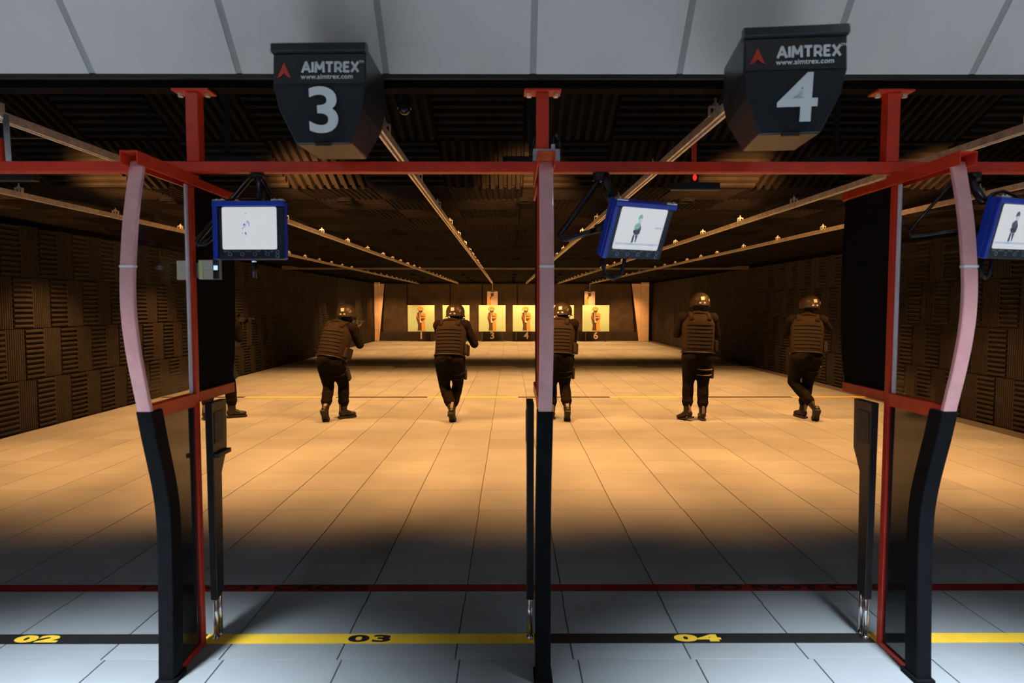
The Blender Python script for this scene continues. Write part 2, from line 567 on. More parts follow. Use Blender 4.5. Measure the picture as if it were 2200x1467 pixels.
ceil_v = rib_panel(CW - .008, CW - .008, 9, 0.040, 'v', fill=0.62)


def to_ceiling(b):      # local +x (face normal) -> -z, local y -> x, local z -> y
    b.v = [(y, z, -x) for x, y, z in b.v]
    return b


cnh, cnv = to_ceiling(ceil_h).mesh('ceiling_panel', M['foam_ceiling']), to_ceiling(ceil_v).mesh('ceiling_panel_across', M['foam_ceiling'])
for j in range(4):
    for i in range(-8, 12):
        xc = CX0 + (i + .5) * CW
        if xc - CW / 2 < XL or xc + CW / 2 > XR: continue
        hor = ((i + j + 1) % 2 == 1)
        link_mesh('acoustic_panel', cnh if hor else cnv, Vector((xc, 0, 0)) + bo_ + bu * ((j + .5) * CW), cn, rot=(-BA, 0, 0))
cf = MB().box(XL, XR, CY, YEND, 2.685, 2.95).build('ceiling', M['foam_base'])
tag(cf, 'low dark acoustic ceiling above the shooting lanes', 'ceiling', kind='structure')
MB().box(XL, XR, CY - .012, CY, 2.605, 2.69).build('ceiling_edge', M['foam_base'], cf)
fh = to_ceiling(rib_panel(CW - .006, CW - .006, 12, 0.010, 'h', fill=0.6))
fv = to_ceiling(rib_panel(CW - .006, CW - .006, 12, 0.010, 'v', fill=0.6))
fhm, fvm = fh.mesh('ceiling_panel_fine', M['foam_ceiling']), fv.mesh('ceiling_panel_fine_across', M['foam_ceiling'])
st = MB()
flat = MB().box(-CW / 2 + .003, CW / 2 - .003, -CW / 2 + .003, CW / 2 - .003, -.022, 0)
for j in range(38):
    yc = CY + (j + .5) * CW
    if yc + CW / 2 > YEND: break
    z = 2.622 + 0.0029 * (yc - CY)
    for i in range(-8, 12):
        xc = CX0 + (i + .5) * CW
        if xc - CW / 2 < XL or xc + CW / 2 > XR: continue
        hor = ((i + j) % 2 == 0)
        if j < 6:
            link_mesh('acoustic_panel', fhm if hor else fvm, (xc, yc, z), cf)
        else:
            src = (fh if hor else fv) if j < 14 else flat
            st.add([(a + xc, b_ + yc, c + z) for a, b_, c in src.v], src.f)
st.build('acoustic_panelling', M['foam_ceiling'], cf, kind='stuff')
MB().box(XL, XR, 17.45, 17.52, 2.585, 2.70).build('ceiling_batten', M['brown_inset'], cf)

# white sloping soffit above the firing line
SA = R(48.7)
sd = Vector((0, -math.cos(SA), math.sin(SA)))         # up the slope, towards the viewer
sn = Vector((0, -math.sin(SA), -math.cos(SA)))        # facing down and towards the viewer
so = Vector((0, 2.835, 2.607))
SL = 0.80


def slope_box(x0, x1, l0, l1, n0, n1):
    b = MB()
    vs = [Vector((x, 0, 0)) + so + sd * l + sn * n for x in (x0, x1) for l in (l0, l1) for n in (n0, n1)]
    return b.add(vs, [(0, 1, 3, 2), (4, 6, 7, 5), (0, 4, 5, 1), (2, 3, 7, 6), (0, 2, 6, 4), (1, 5, 7, 3)])


sf = slope_box(XL, XR, 0, SL, -0.05, -0.004).build('ceiling', M['grey_strip'])
tag(sf, 'white panelled soffit sloping down above the booths', 'ceiling', kind='structure')
bx = [0.099 + 0.6355 * k for k in range(-10, 11)]
for a, b_ in zip(bx[:-1], bx[1:]):
    if a < XL or b_ > XR: continue
    slope_box(a + .014, b_ - .014, 0.0, SL, -0.004, 0.006).build('soffit_panel', M['white_panel'], sf)
    slope_box(a - .014, a + .014, 0.0, SL, -0.004, 0.003).build('joint_strip', M['grey_strip'], sf)
edge = MB().box(XL, XR, 2.832, 2.852, 2.585, 2.66).build('soffit_edge', M['black_trim'], sf)

# the room behind the firing line
zt = so.z + sd.z * SL
yt = so.y + sd.y * SL
tag(MB().box(XL, XR, YROOM, yt + .01, zt, zt + .15).build('ceiling', M['room']), 'pale ceiling of the room behind the firing line', 'ceiling', kind='structure')
tag(MB().box(XL, XR, YROOM - .15, YROOM, 0, zt).build('wall_back', M['room']), 'plain grey wall behind the firing line', 'wall', kind='structure')
tag(MB().box(XL - .2, XL, YROOM, 2.83, 0, zt).build('wall_left', M['room']), 'plain grey left wall of the room behind the firing line', 'wall', kind='structure')
tag(MB().box(XR, XR + .2, YROOM, 2.83, 0, zt).build('wall_right', M['room']), 'plain grey right wall of the room behind the firing line', 'wall', kind='structure')
tag(MB().box(XL - .2, XR + .2, YEND, YEND + .15, 0, 2.95).build('wall_far', M['rubber_sheet']), 'dark end wall of the range behind the targets', 'wall', kind='structure')

# recessed downlights of the room; the two rear rows are added for bounce light
for row, y in (('nearest the booths', 1.45), ('added above the viewer for bounce light', -0.3), ('added by the back wall for bounce light', -2.1)):
    for col, x in (('leftmost', -5.2), ('second from the left', -1.85), ('second from the right', 1.72), ('rightmost', 5.2)):
        t = thing('downlight', 'round recessed downlight, %s of the row %s' % (col, row), 'downlight', (x, y, zt), 'ceiling downlights')
        MB().disc((x, y, zt - .012), 0.11, 24, (0, 0, 1), .012, r_in=.085).build('ring', M['steel'], t)
        MB().disc((x, y, zt - .006), 0.084, 24, (0, 0, 1), .006).build('diffuser', M['lamp_cool'], t)
        add_light('downlight_beam', 'SPOT', (x, y, zt - .18), (0, 0.0, -1), E_COOL_SPOT if y > 1 else E_COOL_BACK, COOL, t, spot_size=R(72), spot_blend=1.0, shadow_soft_size=0.17)
        if y > 1:
            add_light('downlight_spill', 'AREA', (x, y, zt - .03), (0, 0, -1), E_COOL_SPILL, COOL, t, shape='DISK', size=0.16)

# warm floodlights of the range, tucked under the ceiling behind the crossbeam
for k, x in enumerate((-4.85, -3.2, -1.6, 0.12, 1.85, 3.3, 4.9)):
    nm = ['far left end', 'second from the left end', 'third from the left end', 'middle', 'third from the right end', 'second from the right end', 'far right end'][k]
    y, z = 3.70, 2.405
    t = thing('floodlight', 'black floodlight under the ceiling behind the beam, ' + nm, 'floodlight', (x, y, 2.57), 'range floodlights')
    MB().box(x - .16, x + .16, y - .06, y + .03, z - .03, z + .035).build('housing', M['black_paint'], t)
    MB().box(x - .14, x + .14, y + .03, y + .034, z - .02, z + .025).build('lens', M['lamp_warm'], t)
    MB().box(x - .012, x + .012, y - .03, y - .01, z + .03, min(top_.z, bo_.z + (bo_.y - y) * math.tan(BA)) - .03).build('bracket', M['black_paint'], t)
    add_light('flood_beam', 'SPOT', (x, y + .08, z), (0, 1, 0.05), E_WARM_FLOOD, WARM, t, spot_size=R(31), spot_blend=0.7, shadow_soft_size=0.10)

# recessed warm downlights above the lanes
can = MB()
nn = 16
for r0, r1, z0, z1 in ((.075, .075, -.035, 0), (.068, .068, -.035, -.002)):
    can.tube([(0, 0, z0), (0, 0, z1)], r0, nn, cap=False)
can.disc((0, 0, -.035), .075, nn, (0, 0, 1), .001, r_in=.068)
can_m = can.mesh('lamp_can', M['matte_black'])
face_m = MB().disc((0, 0, -.006), .066, nn, (0, 0, 1), .003).mesh('lamp_face', M['lamp_warm'])
rows = [(6.05, 'first', 78), (8.4, 'second', 112), (11.0, 'third', 110), (13.9, 'fourth', 116), (21.2, 'fifth', 92), (23.6, 'sixth', 104), (26.0, 'seventh', 104), (27.9, 'last', 104)]
cols = [(-5.3, 'leftmost'), (-3.2, 'second from the left'), (-1.55, 'third from the left'), (.14, 'fourth from the left'), (1.65, 'third from the right'), (3.35, 'second from the right'), (5.1, 'rightmost')]
for y, rn, sz in rows:
    zc = 2.600 + 0.0029 * (y - CY)
    for x, cn_ in cols:
        t = thing('recessed_lamp', 'black ceiling lamp can, %s of the %s row from the booths' % (cn_, rn), 'ceiling lamp', (x, y, zc), 'lane ceiling lamps')
        link_mesh('can', can_m, (x, y, zc), t)
        link_mesh('face', face_m, (x, y, zc), t)
        add_light('lamp_beam', 'SPOT', (x, y, zc - .037), (0, {27.9: .32}.get(y, 0.0), -1), (E_WARM_DOWN * (1.15 if y < 7 else 1.0)) if y < 18 else E_WARM_END, WARM, t, spot_size=R(sz), spot_blend=0.9, shadow_soft_size=0.06)


# ------------------------------------------------------------------ bullet trap and far end
tr = thing('bullet_trap', 'brown rubber backstop curtain with bare side plates across the range end', 'backstop', (0, 29.5, 0))
YT = 29.45
jx = [-5.9, -4.73, -2.75, -1.28, 0.33, 1.95, 3.65, 5.75]
for k in range(len(jx) - 1):
    a, b_ = jx[k], jx[k + 1]
    a1 = a + (0.14 if k == 0 else 0); b1 = b_ - (0.18 if k == len(jx) - 2 else 0)
    g = 0.02
    y = YT + (0.03 if k % 2 else 0.0)
    MB().prism([(a + g, 0.38), (b_ - g, 0.38), (b1 - g, 2.60), (a1 + g, 2.60)], 'xz', y, y + .03).build('rubber_sheet', M['rubber_sheet'], tr, bevel=.008)
MB().box(-5.95, 5.9, 29.30, 29.42, 0, 0.40).build('lower_band', M['trap_band'], tr, bevel=.01)
for sg, c0, c1, t0, b0 in ((-1, -6.15, -5.98, -5.70, -5.96), (1, 5.93, 6.30, 5.52, 5.86)):
    MB().box(min(c0, c1), max(c0, c1), 29.0, 29.06, 0, 2.66).build('side_column', M['concrete'], tr, bevel=.01)
    inn = c1 if sg < 0 else c0
    MB().prism([(inn, 0.0), (b0, 0.0), (t0, 2.60), (inn, 2.60)], 'xz', 29.06, 29.10).build('side_plate', M['concrete'], tr, bevel=.006)
    MB().box(min(c0, c1), max(c0, c1), 28.97, 29.0, 2.535, 2.56).build('cap_strip', M['bolt'], tr)
    for z in (0.55, 1.15, 1.75):
        for dx in (0.08, 0.2):
            xx = min(c0, c1) + dx * abs(c1 - c0) / .3
            MB().disc((xx, 29.0, z), .022, 8, (0, -1, 0), .02).build('bolt', M['bolt'], tr)
MB().box(-5.93, -5.87, 28.9, 28.96, 2.5, 2.66).build('strut', M['bolt'], tr)

YB = 28.6
LANE_PX = (905, 980, 1057.5, 1130.5, 1204, 1280)
NW = ['one', 'two', 'three', 'four', 'five', 'six']
TP = dict(
    helmet=[(340, 668), (340, 600), (375, 560), (430, 545), (485, 565), (508, 605), (503, 660), (482, 620), (380, 615)],
    head=[(378, 618), (482, 618), (482, 690), (440, 722), (385, 692)],
    eyes=[(395, 624), (470, 624), (470, 647), (395, 647)],
    body=[(345, 715), (400, 690), (450, 700), (450, 840), (462, 960), (462, 1182), (352, 1182), (368, 1050), (350, 950), (322, 850)],
    side=[(448, 760), (470, 712), (530, 708), (562, 760), (562, 850), (540, 930), (546, 1050), (556, 1186), (460, 1186), (455, 1000), (490, 900), (440, 850)],
    sleeve=[(345, 740), (355, 850), (402, 902), (402, 880), (372, 838), (367, 750)],
    cuff=[(430, 788), (530, 800), (530, 818), (440, 822)],
    weapon=[(440, 858), (552, 858), (462, 945)],
    barrel=[(410, 705), (423, 705), (437, 930), (410, 960)],
    hand=[(413, 930), (460, 925), (460, 975), (418, 975)])
TM = dict(helmet='print_orange', head='print_brown', eyes='paper_edge', body='print_brown', side='print_orange', sleeve='print_rust', cuff='print_brown', weapon='print_brown', barrel='paper_edge', hand='paper_edge')
shared = {}
for k, pxc in enumerate(LANE_PX):
    c = at(pxc, 712, YB); top = at(pxc, 655.5, YB)
    w = 57.5 / FPX * YB
    z0, z1 = c.z, top.z
    cat = 'target'
    t = thing('target_board', 'square pale green target board with a printed figure, lane number %s' % NW[k], cat, (c.x, YB, 0), 'lane target boards')
    if not shared:
        shared['board'] = MB().box(-w / 2, w / 2, 0, .02, z0, z1).mesh('target_board', M['paper_edge'])
        shared['face'] = MB().box(-w / 2 + .02, w / 2 - .02, -.003, 0, z0 + .02, z1 - .02).mesh('target_face', M['target_paper'])
        shared['leg'] = MB().box(-.02, .02, .02, .06, 0, z0 + .5).mesh('leg', M['black_paint'])
        for q, (nm, poly) in enumerate(TP.items()):
            pl = [((x - 445) / 680 * w, z0 + (1210 - y) / 700 * (z1 - z0)) for x, y in poly]
            shared['p_' + nm] = MB().prism(pl, 'xz', -.004 - .0015 * (q + 1), -.003).mesh('print_' + nm, M[TM[nm]])
    link_mesh('board', shared['board'], (c.x, YB, 0), t)
    f = link_mesh('face', shared['face'], (c.x, YB, 0), t)
    for nm in TP: link_mesh('printed_' + nm, shared['p_' + nm], (c.x, YB, 0), f)
    for dx in (-.45, .45): link_mesh('leg', shared['leg'], (c.x + dx, YB, 0), t)
    text('lane_number', str(k + 1), 0.44, M['number_white'], tr, frame((at(pxc, 720.5, 29.3).x, 29.295, at(pxc, 720.5, 29.3).z), (1, 0, 0), (0, 0, 1)), off=.010, ext=.004)

# ------------------------------------------------------------------ target rails
hb = MB()
for sx in (-.03, .026): hb.box(sx, sx + .004, -.014, .014, -.012, .032)
hb.box(-.03, .03, -.014, .014, .030, .036)
hb.tube([(0, 0, .03), (0, 0, .075)], .0055, 8)
hb.tube([(0, 0, .036), (0, 0, .048)], .014, 6)
hb.tube([(0, 0, -.01), (0, 0, .03)], .009, 8)
hang_m = hb.mesh('hanger', M['bolt'])
RAILS = [(-4.05, -4.12, 2.75), (-2.448, -2.336, 2.6), (-.668, -.80, 2.80), (.993, .716, 2.62), (2.644, 2.146, 2.6), (3.925, 3.6, 2.75)]
rail_end = []
for k, (xn, xf, ys) in enumerate(RAILS):
    def rp(y, xn=xn, xf=xf):
        s = (y - 3.2) / (29.0 - 3.2)
        return Vector((xn + (xf - xn) * s, y, 2.508 + (2.60 - 2.508) * s))
    a, b_ = rp(ys), rp(29.0)
    t = thing('target_rail', 'galvanised target track under the ceiling, running to board number %s' % NW[k], 'rail', tuple(a), 'target tracks')
    d = (b_ - a)
    W = .021; H = .021; tk = .004
    prof = [(-W, -H), (-W, H), (W, H), (W, -H), (W - .013, -H), (W - .013, -H + tk), (W - tk, -H + tk), (W - tk, H - tk), (-W + tk, H - tk), (-W + tk, -H + tk), (-W + .013, -H + tk), (-W + .013, -H)]
    T = frame(a, Vector((d.y, -d.x, 0)), d)      # local x across, y along
    MB().prism([(u, w_) for u, w_ in prof], 'xz', 0, d.length, T).build('track', M['rail'], t)
    y = 2.75 + 0.18 * ((k * 37) % 5)
    if abs(y - 2.93) < .1: y += .22
    while y < 28.9:
        if y > ys + .05:
            p = rp(y)
            link_mesh('hanger', hang_m, (p.x, p.y, p.z + .021), t)
            if y < 5.3:
                MB().tube([(p.x, p.y, p.z + .09), (p.x, p.y, min(top_.z, bo_.z + (bo_.y - y) * math.tan(BA)) - .01)], .0055, 6).build('hanger_rod', M['black_paint'], t)
            if y > 11 : y -= .35
        y += 1.3
    rail_end.append(rp(28.95))

for k in (2, 5):
    e = rail_end[k]
    t = thing('hanging_target', 'small pink paper target clipped to the track above board number %s' % NW[k], 'target', (e.x, 28.95, 2.1), 'hanging paper targets')
    pw = 22.5 / FPX * 28.95
    ztop = at(1056, 626, 28.95).z
    MB().box(e.x - pw / 2, e.x + pw / 2, 28.95, 28.955, ztop - 1.0, ztop).build('paper', M['pink_paper'], t)
    pl = [(300, 500), (305, 370), (330, 330), (375, 300), (385, 215), (460, 215), (455, 290), (405, 300), (385, 380), (395, 500)]
    q = [(e.x + (x - 425) / 265 * pw, ztop - (y - 175) / 325 * 29 / FPX * 28.95) for x, y in pl]
    MB().prism(q, 'xz', 28.946, 28.949).build('printed_figure', M['print_orange'], t)
    q = [(e.x + (x - 425) / 265 * pw, ztop - (y - 175) / 325 * 29 / FPX * 28.95) for x, y in [(380, 215), (460, 215), (455, 285), (405, 300), (380, 380), (370, 330), (390, 290)]]
    MB().prism(q, 'xz', 28.943, 28.946).build('printed_head', M['print_brown'], t)
    MB().box(e.x - .09, e.x + .09, 28.935, 28.97, ztop - .03, ztop + .05).build('clip', M['black_paint'], t)
    MB().tube([(e.x, 28.95, ztop + .04), (e.x, 28.95, e.z - .02)], .012, 8).build('rod', M['bolt'], t)

# ------------------------------------------------------------------ floor markings
def strip(name, x0, x1, y0, y1, m, label, group=None, txt=None, tm=None, tx=0, tw=.2, th=.07, sp=1.0, off=0.0):
    o = MB().box(x0, x1, y0, y1, 0.0002, 0.0024).build(name, m)
    tag(o, label, 'floor tape', group)
    if txt:
        yc = (y0 + y1) / 2
        c = text('lettering', txt, th / .70, tm, o, frame((tx, yc, 0.0026), (1, 0, 0), (0, 1, 0)), off=off, ext=.0004, spacing=sp)
        xs = [v.co.x for v in c.data.vertices]; ys = [v.co.y for v in c.data.vertices]
        sx = tw / (max(xs) - min(xs)); sy = th / (max(ys) - min(ys))
        for v in c.data.vertices:
            v.co.x = tx + (v.co.x - tx) * sx; v.co.y = yc + (v.co.y - yc) * sy
    return o


DX = (-1.455, 0.14, 1.755)
ya, yb = 2.950, 3.037
strip('floor_tape', -3.05, -1.47, ya, yb, M['black_tape'], 'black floor tape with yellow 02 at the left edge', 'lane number tapes', '02', M['yellow_text'], -2.27, .215, .066, 1.15, .006)
strip('floor_tape', -1.47, 0.115, ya, yb, M['yellow'], 'yellow floor tape with black 03 between two booth dividers', 'lane number tapes', '03', M['black_tape'], -.677, .205, .066, 1.15, .004)
strip('floor_tape', 0.115, 1.74, ya, yb, M['black_tape'], 'black floor tape with yellow 04 right of the middle divider', 'lane number tapes', '04', M['yellow_text'], .902, .225, .066, 1.15, .006)
strip('floor_tape', 1.74, 3.35, ya, yb, M['yellow'], 'plain yellow floor tape right of the right-hand divider', 'lane number tapes')
rs = strip('floor_tape', -6.1, 6.4, 3.506, 3.59, M['red_tape'], 'dark red floor tape across all lanes with DO NOT CROSS', None, 'DO NOT CROSS', M['tape_text'], -1.45, 1.30, .064, 1.0, .004)
c = text('lettering', 'DO NOT CROSS', .09, M['tape_text'], rs, frame((1.70, 3.548, .0026), (1, 0, 0), (0, 1, 0)), off=.004, ext=.0004)
xs = [v.co.x for v in c.data.vertices]; sx = 1.30 / (max(xs) - min(xs))
for v in c.data.vertices: v.co.x = 1.70 + (v.co.x - 1.70) * sx
segs = [(-6.1, -4.65, 'black_tape'), (-4.65, -3.05, 'yellow'), (-3.05, -1.45, 'black_tape'), (-1.45, .14, 'yellow'), (.14, 1.75, 'black_tape'), (1.75, 3.35, 'yellow'), (3.35, 4.95, 'black_tape'), (4.95, 6.4, 'yellow')]
where = ['at the left wall', 'in the left-hand lane', 'behind the second person from the left', 'behind the third person from the left', 'behind the middle divider', 'behind the second person from the right', 'behind the rightmost person', 'at the right wall']
for y0, w, far in ((11.10, .10, 'middle'), (16.68, .12, 'far')):
    for (a, b_, mm), wh in zip(segs, where):
        colr = 'yellow' if mm == 'yellow' else 'black'
        wh2 = wh if far == 'middle' else wh.replace('behind', 'well beyond')
        strip('floor_tape', a, b_, y0, y0 + w, M[mm], 'thin %s tape of the %s floor line %s' % (colr, far, wh2), '%s floor line' % far)

# ------------------------------------------------------------------ red booth frame
fr = thing('steel_gantry', 'long red steel crossbeam with posts up to the dark ceiling', 'gantry', (0, 2.93, 2.2))
MB().box(XL + .02, XR - .02, 2.905, 2.955, 2.199, 2.247).build('crossbeam', M['red'], fr, bevel=.004)
for x in (-4.62, -3.02, -1.418, 0.145, 1.716, 3.33, 4.93):
    p = MB().box(x - .028, x + .028, 2.902, 2.958, 2.247, 2.552).build('hanger_post', M['red'], fr, bevel=.003)
    MB().box(x - .082, x + .082, 2.885, 2.975, 2.552, 2.562).build('flange', M['red'], p, bevel=.002)
    for s in (-1, 1):
        MB().tube([(x + s * .06, 2.93, 2.536), (x + s * .06, 2.93, 2.553)], .012, 6).build('bolt', M['bolt'], p)

MB().box(XL + .02, XR - .02, 2.888, 2.972, 2.562, 2.60).build('carrier_beam', M['matte_black'], fr, label='black overhead carrier beam')

PROF_UP = [(2.53, 2.165), (2.50, 2.06), (2.468, 1.93), (2.447, 1.80), (2.434, 1.68), (2.436, 1.56), (2.452, 1.45), (2.478, 1.34), (2.505, 1.245), (2.525, 1.175)]
PROF_LO = [(2.520, 1.18), (2.552, 1.06), (2.588, .94), (2.618, .83), (2.636, .72), (2.640, .58), (2.636, .40), (2.628, .20), (2.618, 0.004)]


def smooth_prof(P, n=5):
    out = []
    for i in range(len(P) - 1):
        p0, p1, p2, p3 = [Vector(P[max(0, min(len(P) - 1, i + k))]) for k in (-1, 0, 1, 2)]
        for j in range(n):
            u = j / n
            q = .5 * ((2 * p1) + (p2 - p0) * u + (2 * p0 - 5 * p1 + 4 * p2 - p3) * u * u + (3 * p1 - p0 - 3 * p2 + p3) * u ** 3)
            out.append((q.x, q.y))
    return out + [P[-1]]


PROF_UP = smooth_prof(PROF_UP)
PROF_LO = smooth_prof(PROF_LO)
SIDE = ['left', 'middle', 'right']
for k, X in enumerate(DX):
    t = thing('booth_divider', 'red framed booth divider with clear curved upper shield, %s of the three' % SIDE[k], 'divider', (X, 2.93, 0), 'booth dividers')
    MB().box(X - .017, X + .017, 2.912, 2.948, 0, 2.199).build('post', M['red'], t, bevel=.003)
    MB().box(X - .016, X + .016, 2.64, 2.915, 0.0, .026).build('base_bar', M['red'], t, bevel=.003)
    U = .034; tk = .004
    MB().prism([(X - U, 2.140), (X - U, 2.192), (X + U, 2.192), (X + U, 2.140), (X + U - tk, 2.140), (X + U - tk, 2.188), (X - U + tk, 2.188), (X - U + tk, 2.140)], 'xz', 2.475, 2.96).build('top_channel', M['red'], t, bevel=.0015)
    pane = PROF_UP + [(2.910, 1.175), (2.910, 2.165)]
    MB().prism([(y + (.022 if i < len(PROF_UP) else 0), z) for i, (y, z) in enumerate(pane)], 'yz', X - .004, X + .004).build('clear_shield', M['clear'], t, label='clear curved plastic shield')
    D = .022
    e = MB()
    e.prism(PROF_UP + [(y + D, z) for y, z in reversed(PROF_UP)], 'yz', X - .027, X + .027)
    eo = e.build('shield_edge', M['edge'], t, bevel=.004, label='mauve curved edge profile')
    MB().prism([(2.4375, 1.754), (2.4375, 1.746), (2.464, 1.746), (2.464, 1.754)], 'yz', X - .0275, X + .0275).build('joint_line', M['sign_white'], eo)
    MB().box(X - .006, X + .006, 2.890, 2.911, 1.20, 2.145).build('shield_back_edge', M['edge_pale'], t, bevel=.002, label='pale rear edge strip')
    MB().box(X - .021, X + .021, 2.535, 2.915, 1.142, 1.202).build('mid_rail', M['red'], t, bevel=.003)
    lo = [(y + .06, z) for y, z in PROF_LO]
    MB().prism(lo + [(2.914, .026), (2.914, 1.145)], 'yz', X - .006, X + .006).build('lower_sheet', M['gloss_black'], t, label='glossy black lower sheet')
    DL = .085
    MB().prism(PROF_LO + [(y + DL, z) for y, z in reversed(PROF_LO)], 'yz', X - .032, X + .032).build('lower_edge', M['rubber'], t, bevel=.005, label='black rubber edge')
    MB().box(X - .040, X + .040, 2.605, 2.72, 0, .022).build('foot_plate', M['rubber'], t, bevel=.003)
    rear = [(2.948, 1.205), (3.315, 1.205), (3.352, 1.35), (3.372, 1.55), (3.378, 1.75), (3.37, 1.95), (3.355, 2.15), (2.948, 2.15)]
    MB().prism(rear, 'yz', X - .009, X + .009).build('rear_sheet', M['matte_black'], t, label='matt black rear sheet')
    MB().box(X - .02, X + .02, 2.948, 3.37, 2.145, 2.185).build('rear_top_bar', M['red'], t, bevel=.003)
    MB().box(X - .019, X + .019, 2.948, 3.32, 1.155, 1.205).build('rear_bottom_bar', M['red'], t, bevel=.003)
    # folded table hung on the range side
    s = (1, -1, -1)[k]
    xo = X + s * .045
    tb = thing('folded_table', 'black folded shooting table hung behind the %s divider' % SIDE[k], 'table', (xo, 3.05, 0), 'folded shooting tables')
    MB().prism([(2.965, 1.146), (3.122, 1.146), (3.115, .905), (3.055, .80), (3.045, .22), (2.975, .20)], 'yz', xo - .017, xo + .017).build('board', M['black_paint'], tb, bevel=.003)
    fx = xo + (.018 if X < 0 else -.018)
    ins = MB().prism([(2.985, 1.10), (3.08, 1.10), (3.075, .95), (2.985, .95)], 'yz', min(fx, fx + s * .002), max(fx, fx + s * .002)).build('inset', M['brown_inset'], tb)
    if k == 0: MB().box(min(fx, fx + s * .02), max(fx, fx + s * .02), 2.975, 3.115, .885, .905).build('ledge', M['brown_inset'], tb, bevel=.002)
    for yy in (2.99, 3.03):
        lg = MB().tube([(xo, yy, .225), (xo, yy, .014)], .0125, 12).build('leg', M['chrome'], tb, smooth=True)
        MB().tube([(xo, yy, .016), (xo, yy, .0)], .016, 12).build('foot', M['chrome'], lg, smooth=True)

# control box by the left divider
cx0 = -1.455 + .021
t = thing('control_box', 'small cream control box with a lit blue display on the left divider', 'control box', (-1.40, 2.93, 1.75))
pa = at(427, 600, 2.90); pb = at(470, 558, 2.90)
z0, z1 = pa.z, pb.z
q = [pa.x + (pb.x - pa.x) * f for f in (0, .21, .70, 1.0)]
MB().box(q[0], q[3], 2.903, 2.93, z0, z1).build('case', M['grey_plastic'], t, bevel=.002)
MB().box(q[0] + .001, q[1], 2.899, 2.903, z0 + .001, z1 - .001).build('label_strip', M['lemon'], t)
MB().box(q[1] + .001, q[2], 2.899, 2.903, z0 + .001, (z0 + z1) / 2 - .0008).build('cover', M['cream'], t, bevel=.0008)
MB().box(q[1] + .001, q[2], 2.899, 2.903, (z0 + z1) / 2 + .0008, z1 - .001).build('cover', M['cream'], t, bevel=.0008)
MB().box(q[2] + .001, q[3] - .001, 2.900, 2.903, z0 + .002, z1 - .002).build('display_panel', M['bezel'], t)
MB().box(q[2] + .004, q[3] - .006, 2.898, 2.900, z0 + .042, z0 + .062).build('display', M['led_blue'], t)
pc = at(380, 600, 2.96)
MB().box(pc.x, -1.4775, 2.955, 2.975, z0, z1).build('side_cover', M['cream'], t, bevel=.002)
MB().box(-1.4775, q[0] + .02, 2.955, 2.965, z0 + .01, z1 - .01).build('bracket', M['grey_plastic'], t)

# junction box on top of the beam
t = thing('junction_box', 'grey junction box with two white plugs on top of the beam', 'junction box', (.165, 2.92, 2.247))
a, b_ = at(1145, 347, 2.90), at(1203, 320, 2.90)
MB().box(a.x, b_.x, 2.893, 2.95, 2.247, b_.z).build('case', M['grey_box'], t, bevel=.003)
for px_ in (1162, 1188):
    p = at(px_, 318, 2.92)
    pl = MB().box(p.x - .009, p.x + .009, 2.912, 2.928, b_.z, b_.z + .024).build('plug', M['white_plug'], t, bevel=.002)
    s = -1 if px_ < 1175 else 1
    MB().tube([(p.x, 2.92, b_.z + .022), (p.x, 2.92, b_.z + .05), (p.x + s * .012, 2.925, b_.z + .075), (p.x + s * .03, 2.94, b_.z + .05), (p.x + s * .04, 2.97, b_.z - .01)], .006, 8).build('cable', M['tube_black'], pl, smooth=True)

# grey strut, sensor bars, ceiling camera
p0, p1 = at(12, 248, 2.99), at(18, 350, 2.94)
t = thing('steel_strut', 'grey flat steel strut between the left track and the red beam', 'strut', (p1.x, 2.94, 2.247))
MB().tube([(p0.x, 2.99, p0.z), (p1.x, 2.94, 2.247)], .015, 4).build('bar', M['steel'], t)
MB().tube([(p0.x - .01, 2.965, p0.z - .012), (p0.x - .01, 3.0, p0.z - .012)], .008, 6).build('bolt', M['bolt'], t)
for (px0, px1, py, lab, led) in ((1441, 1545, 401, 'dark sensor bar with a red light hanging below the beam', 1490), (-70, 80, 382, 'dark sensor bar hanging below the beam at the left edge', 5)):
    Y = 3.64
    a, b_ = at(px0, py, Y), at(px1, py, Y)
    xc = at(led, py, Y).x
    t = thing('sensor_bar', lab, 'sensor bar', (xc, Y, 2.55), 'sensor bars')
    MB().box(a.x, b_.x, Y - .02, Y + .02, a.z - .02, a.z + .02).build('bar', M['black_paint'], t, bevel=.004)
    st_ = MB().box(xc - .012, xc + .012, Y - .01, Y + .01, a.z + .02, 2.535).build('stem', M['red'], t, bevel=.002)
    rx_ = 0.988 if xc > 0 else -2.446
    MB().box(min(xc - .012, rx_ - .02), max(xc + .012, rx_ + .02), Y - .012, Y + .012, 2.535, 2.543).build('mount_plate', M['black_paint'], t)
    MB().box(xc - .022, xc + .022, Y - .02, Y + .01, a.z + .02, a.z + .075).build('indicator_housing', M['black_paint'], t)
    MB().ell((xc, Y - .022, a.z + .047), .011, .006, .017).build('indicator_lamp', M['led_red'], t, smooth=True)
p = at(869, 240, 3.15)
t = thing('ceiling_camera', 'small black dome camera on the dark ceiling right of sign 3', 'camera', (p.x, 3.15, 2.575))
MB().tube([(p.x, 3.15, 3.48), (p.x, 3.15, 2.575)], .010, 8).build('drop_tube', M['black_paint'], t)
MB().tube([(p.x, 3.15, 2.578), (p.x, 3.15, 2.552)], .035, 16).build('mount', M['black_paint'], t, smooth=False)
MB().ell((p.x, 3.15, 2.552), .03, .03, .03).build('dome', M['gloss_black'], t, smooth=True)

# ------------------------------------------------------------------ lane number signs
def local_thing(name, label, cat, loc, rot, group=None):
    t = thing(name, label, cat, loc, group)
    t.rotation_euler = rot
    OFF[t.name] = Vector((0, 0, 0))
    return t


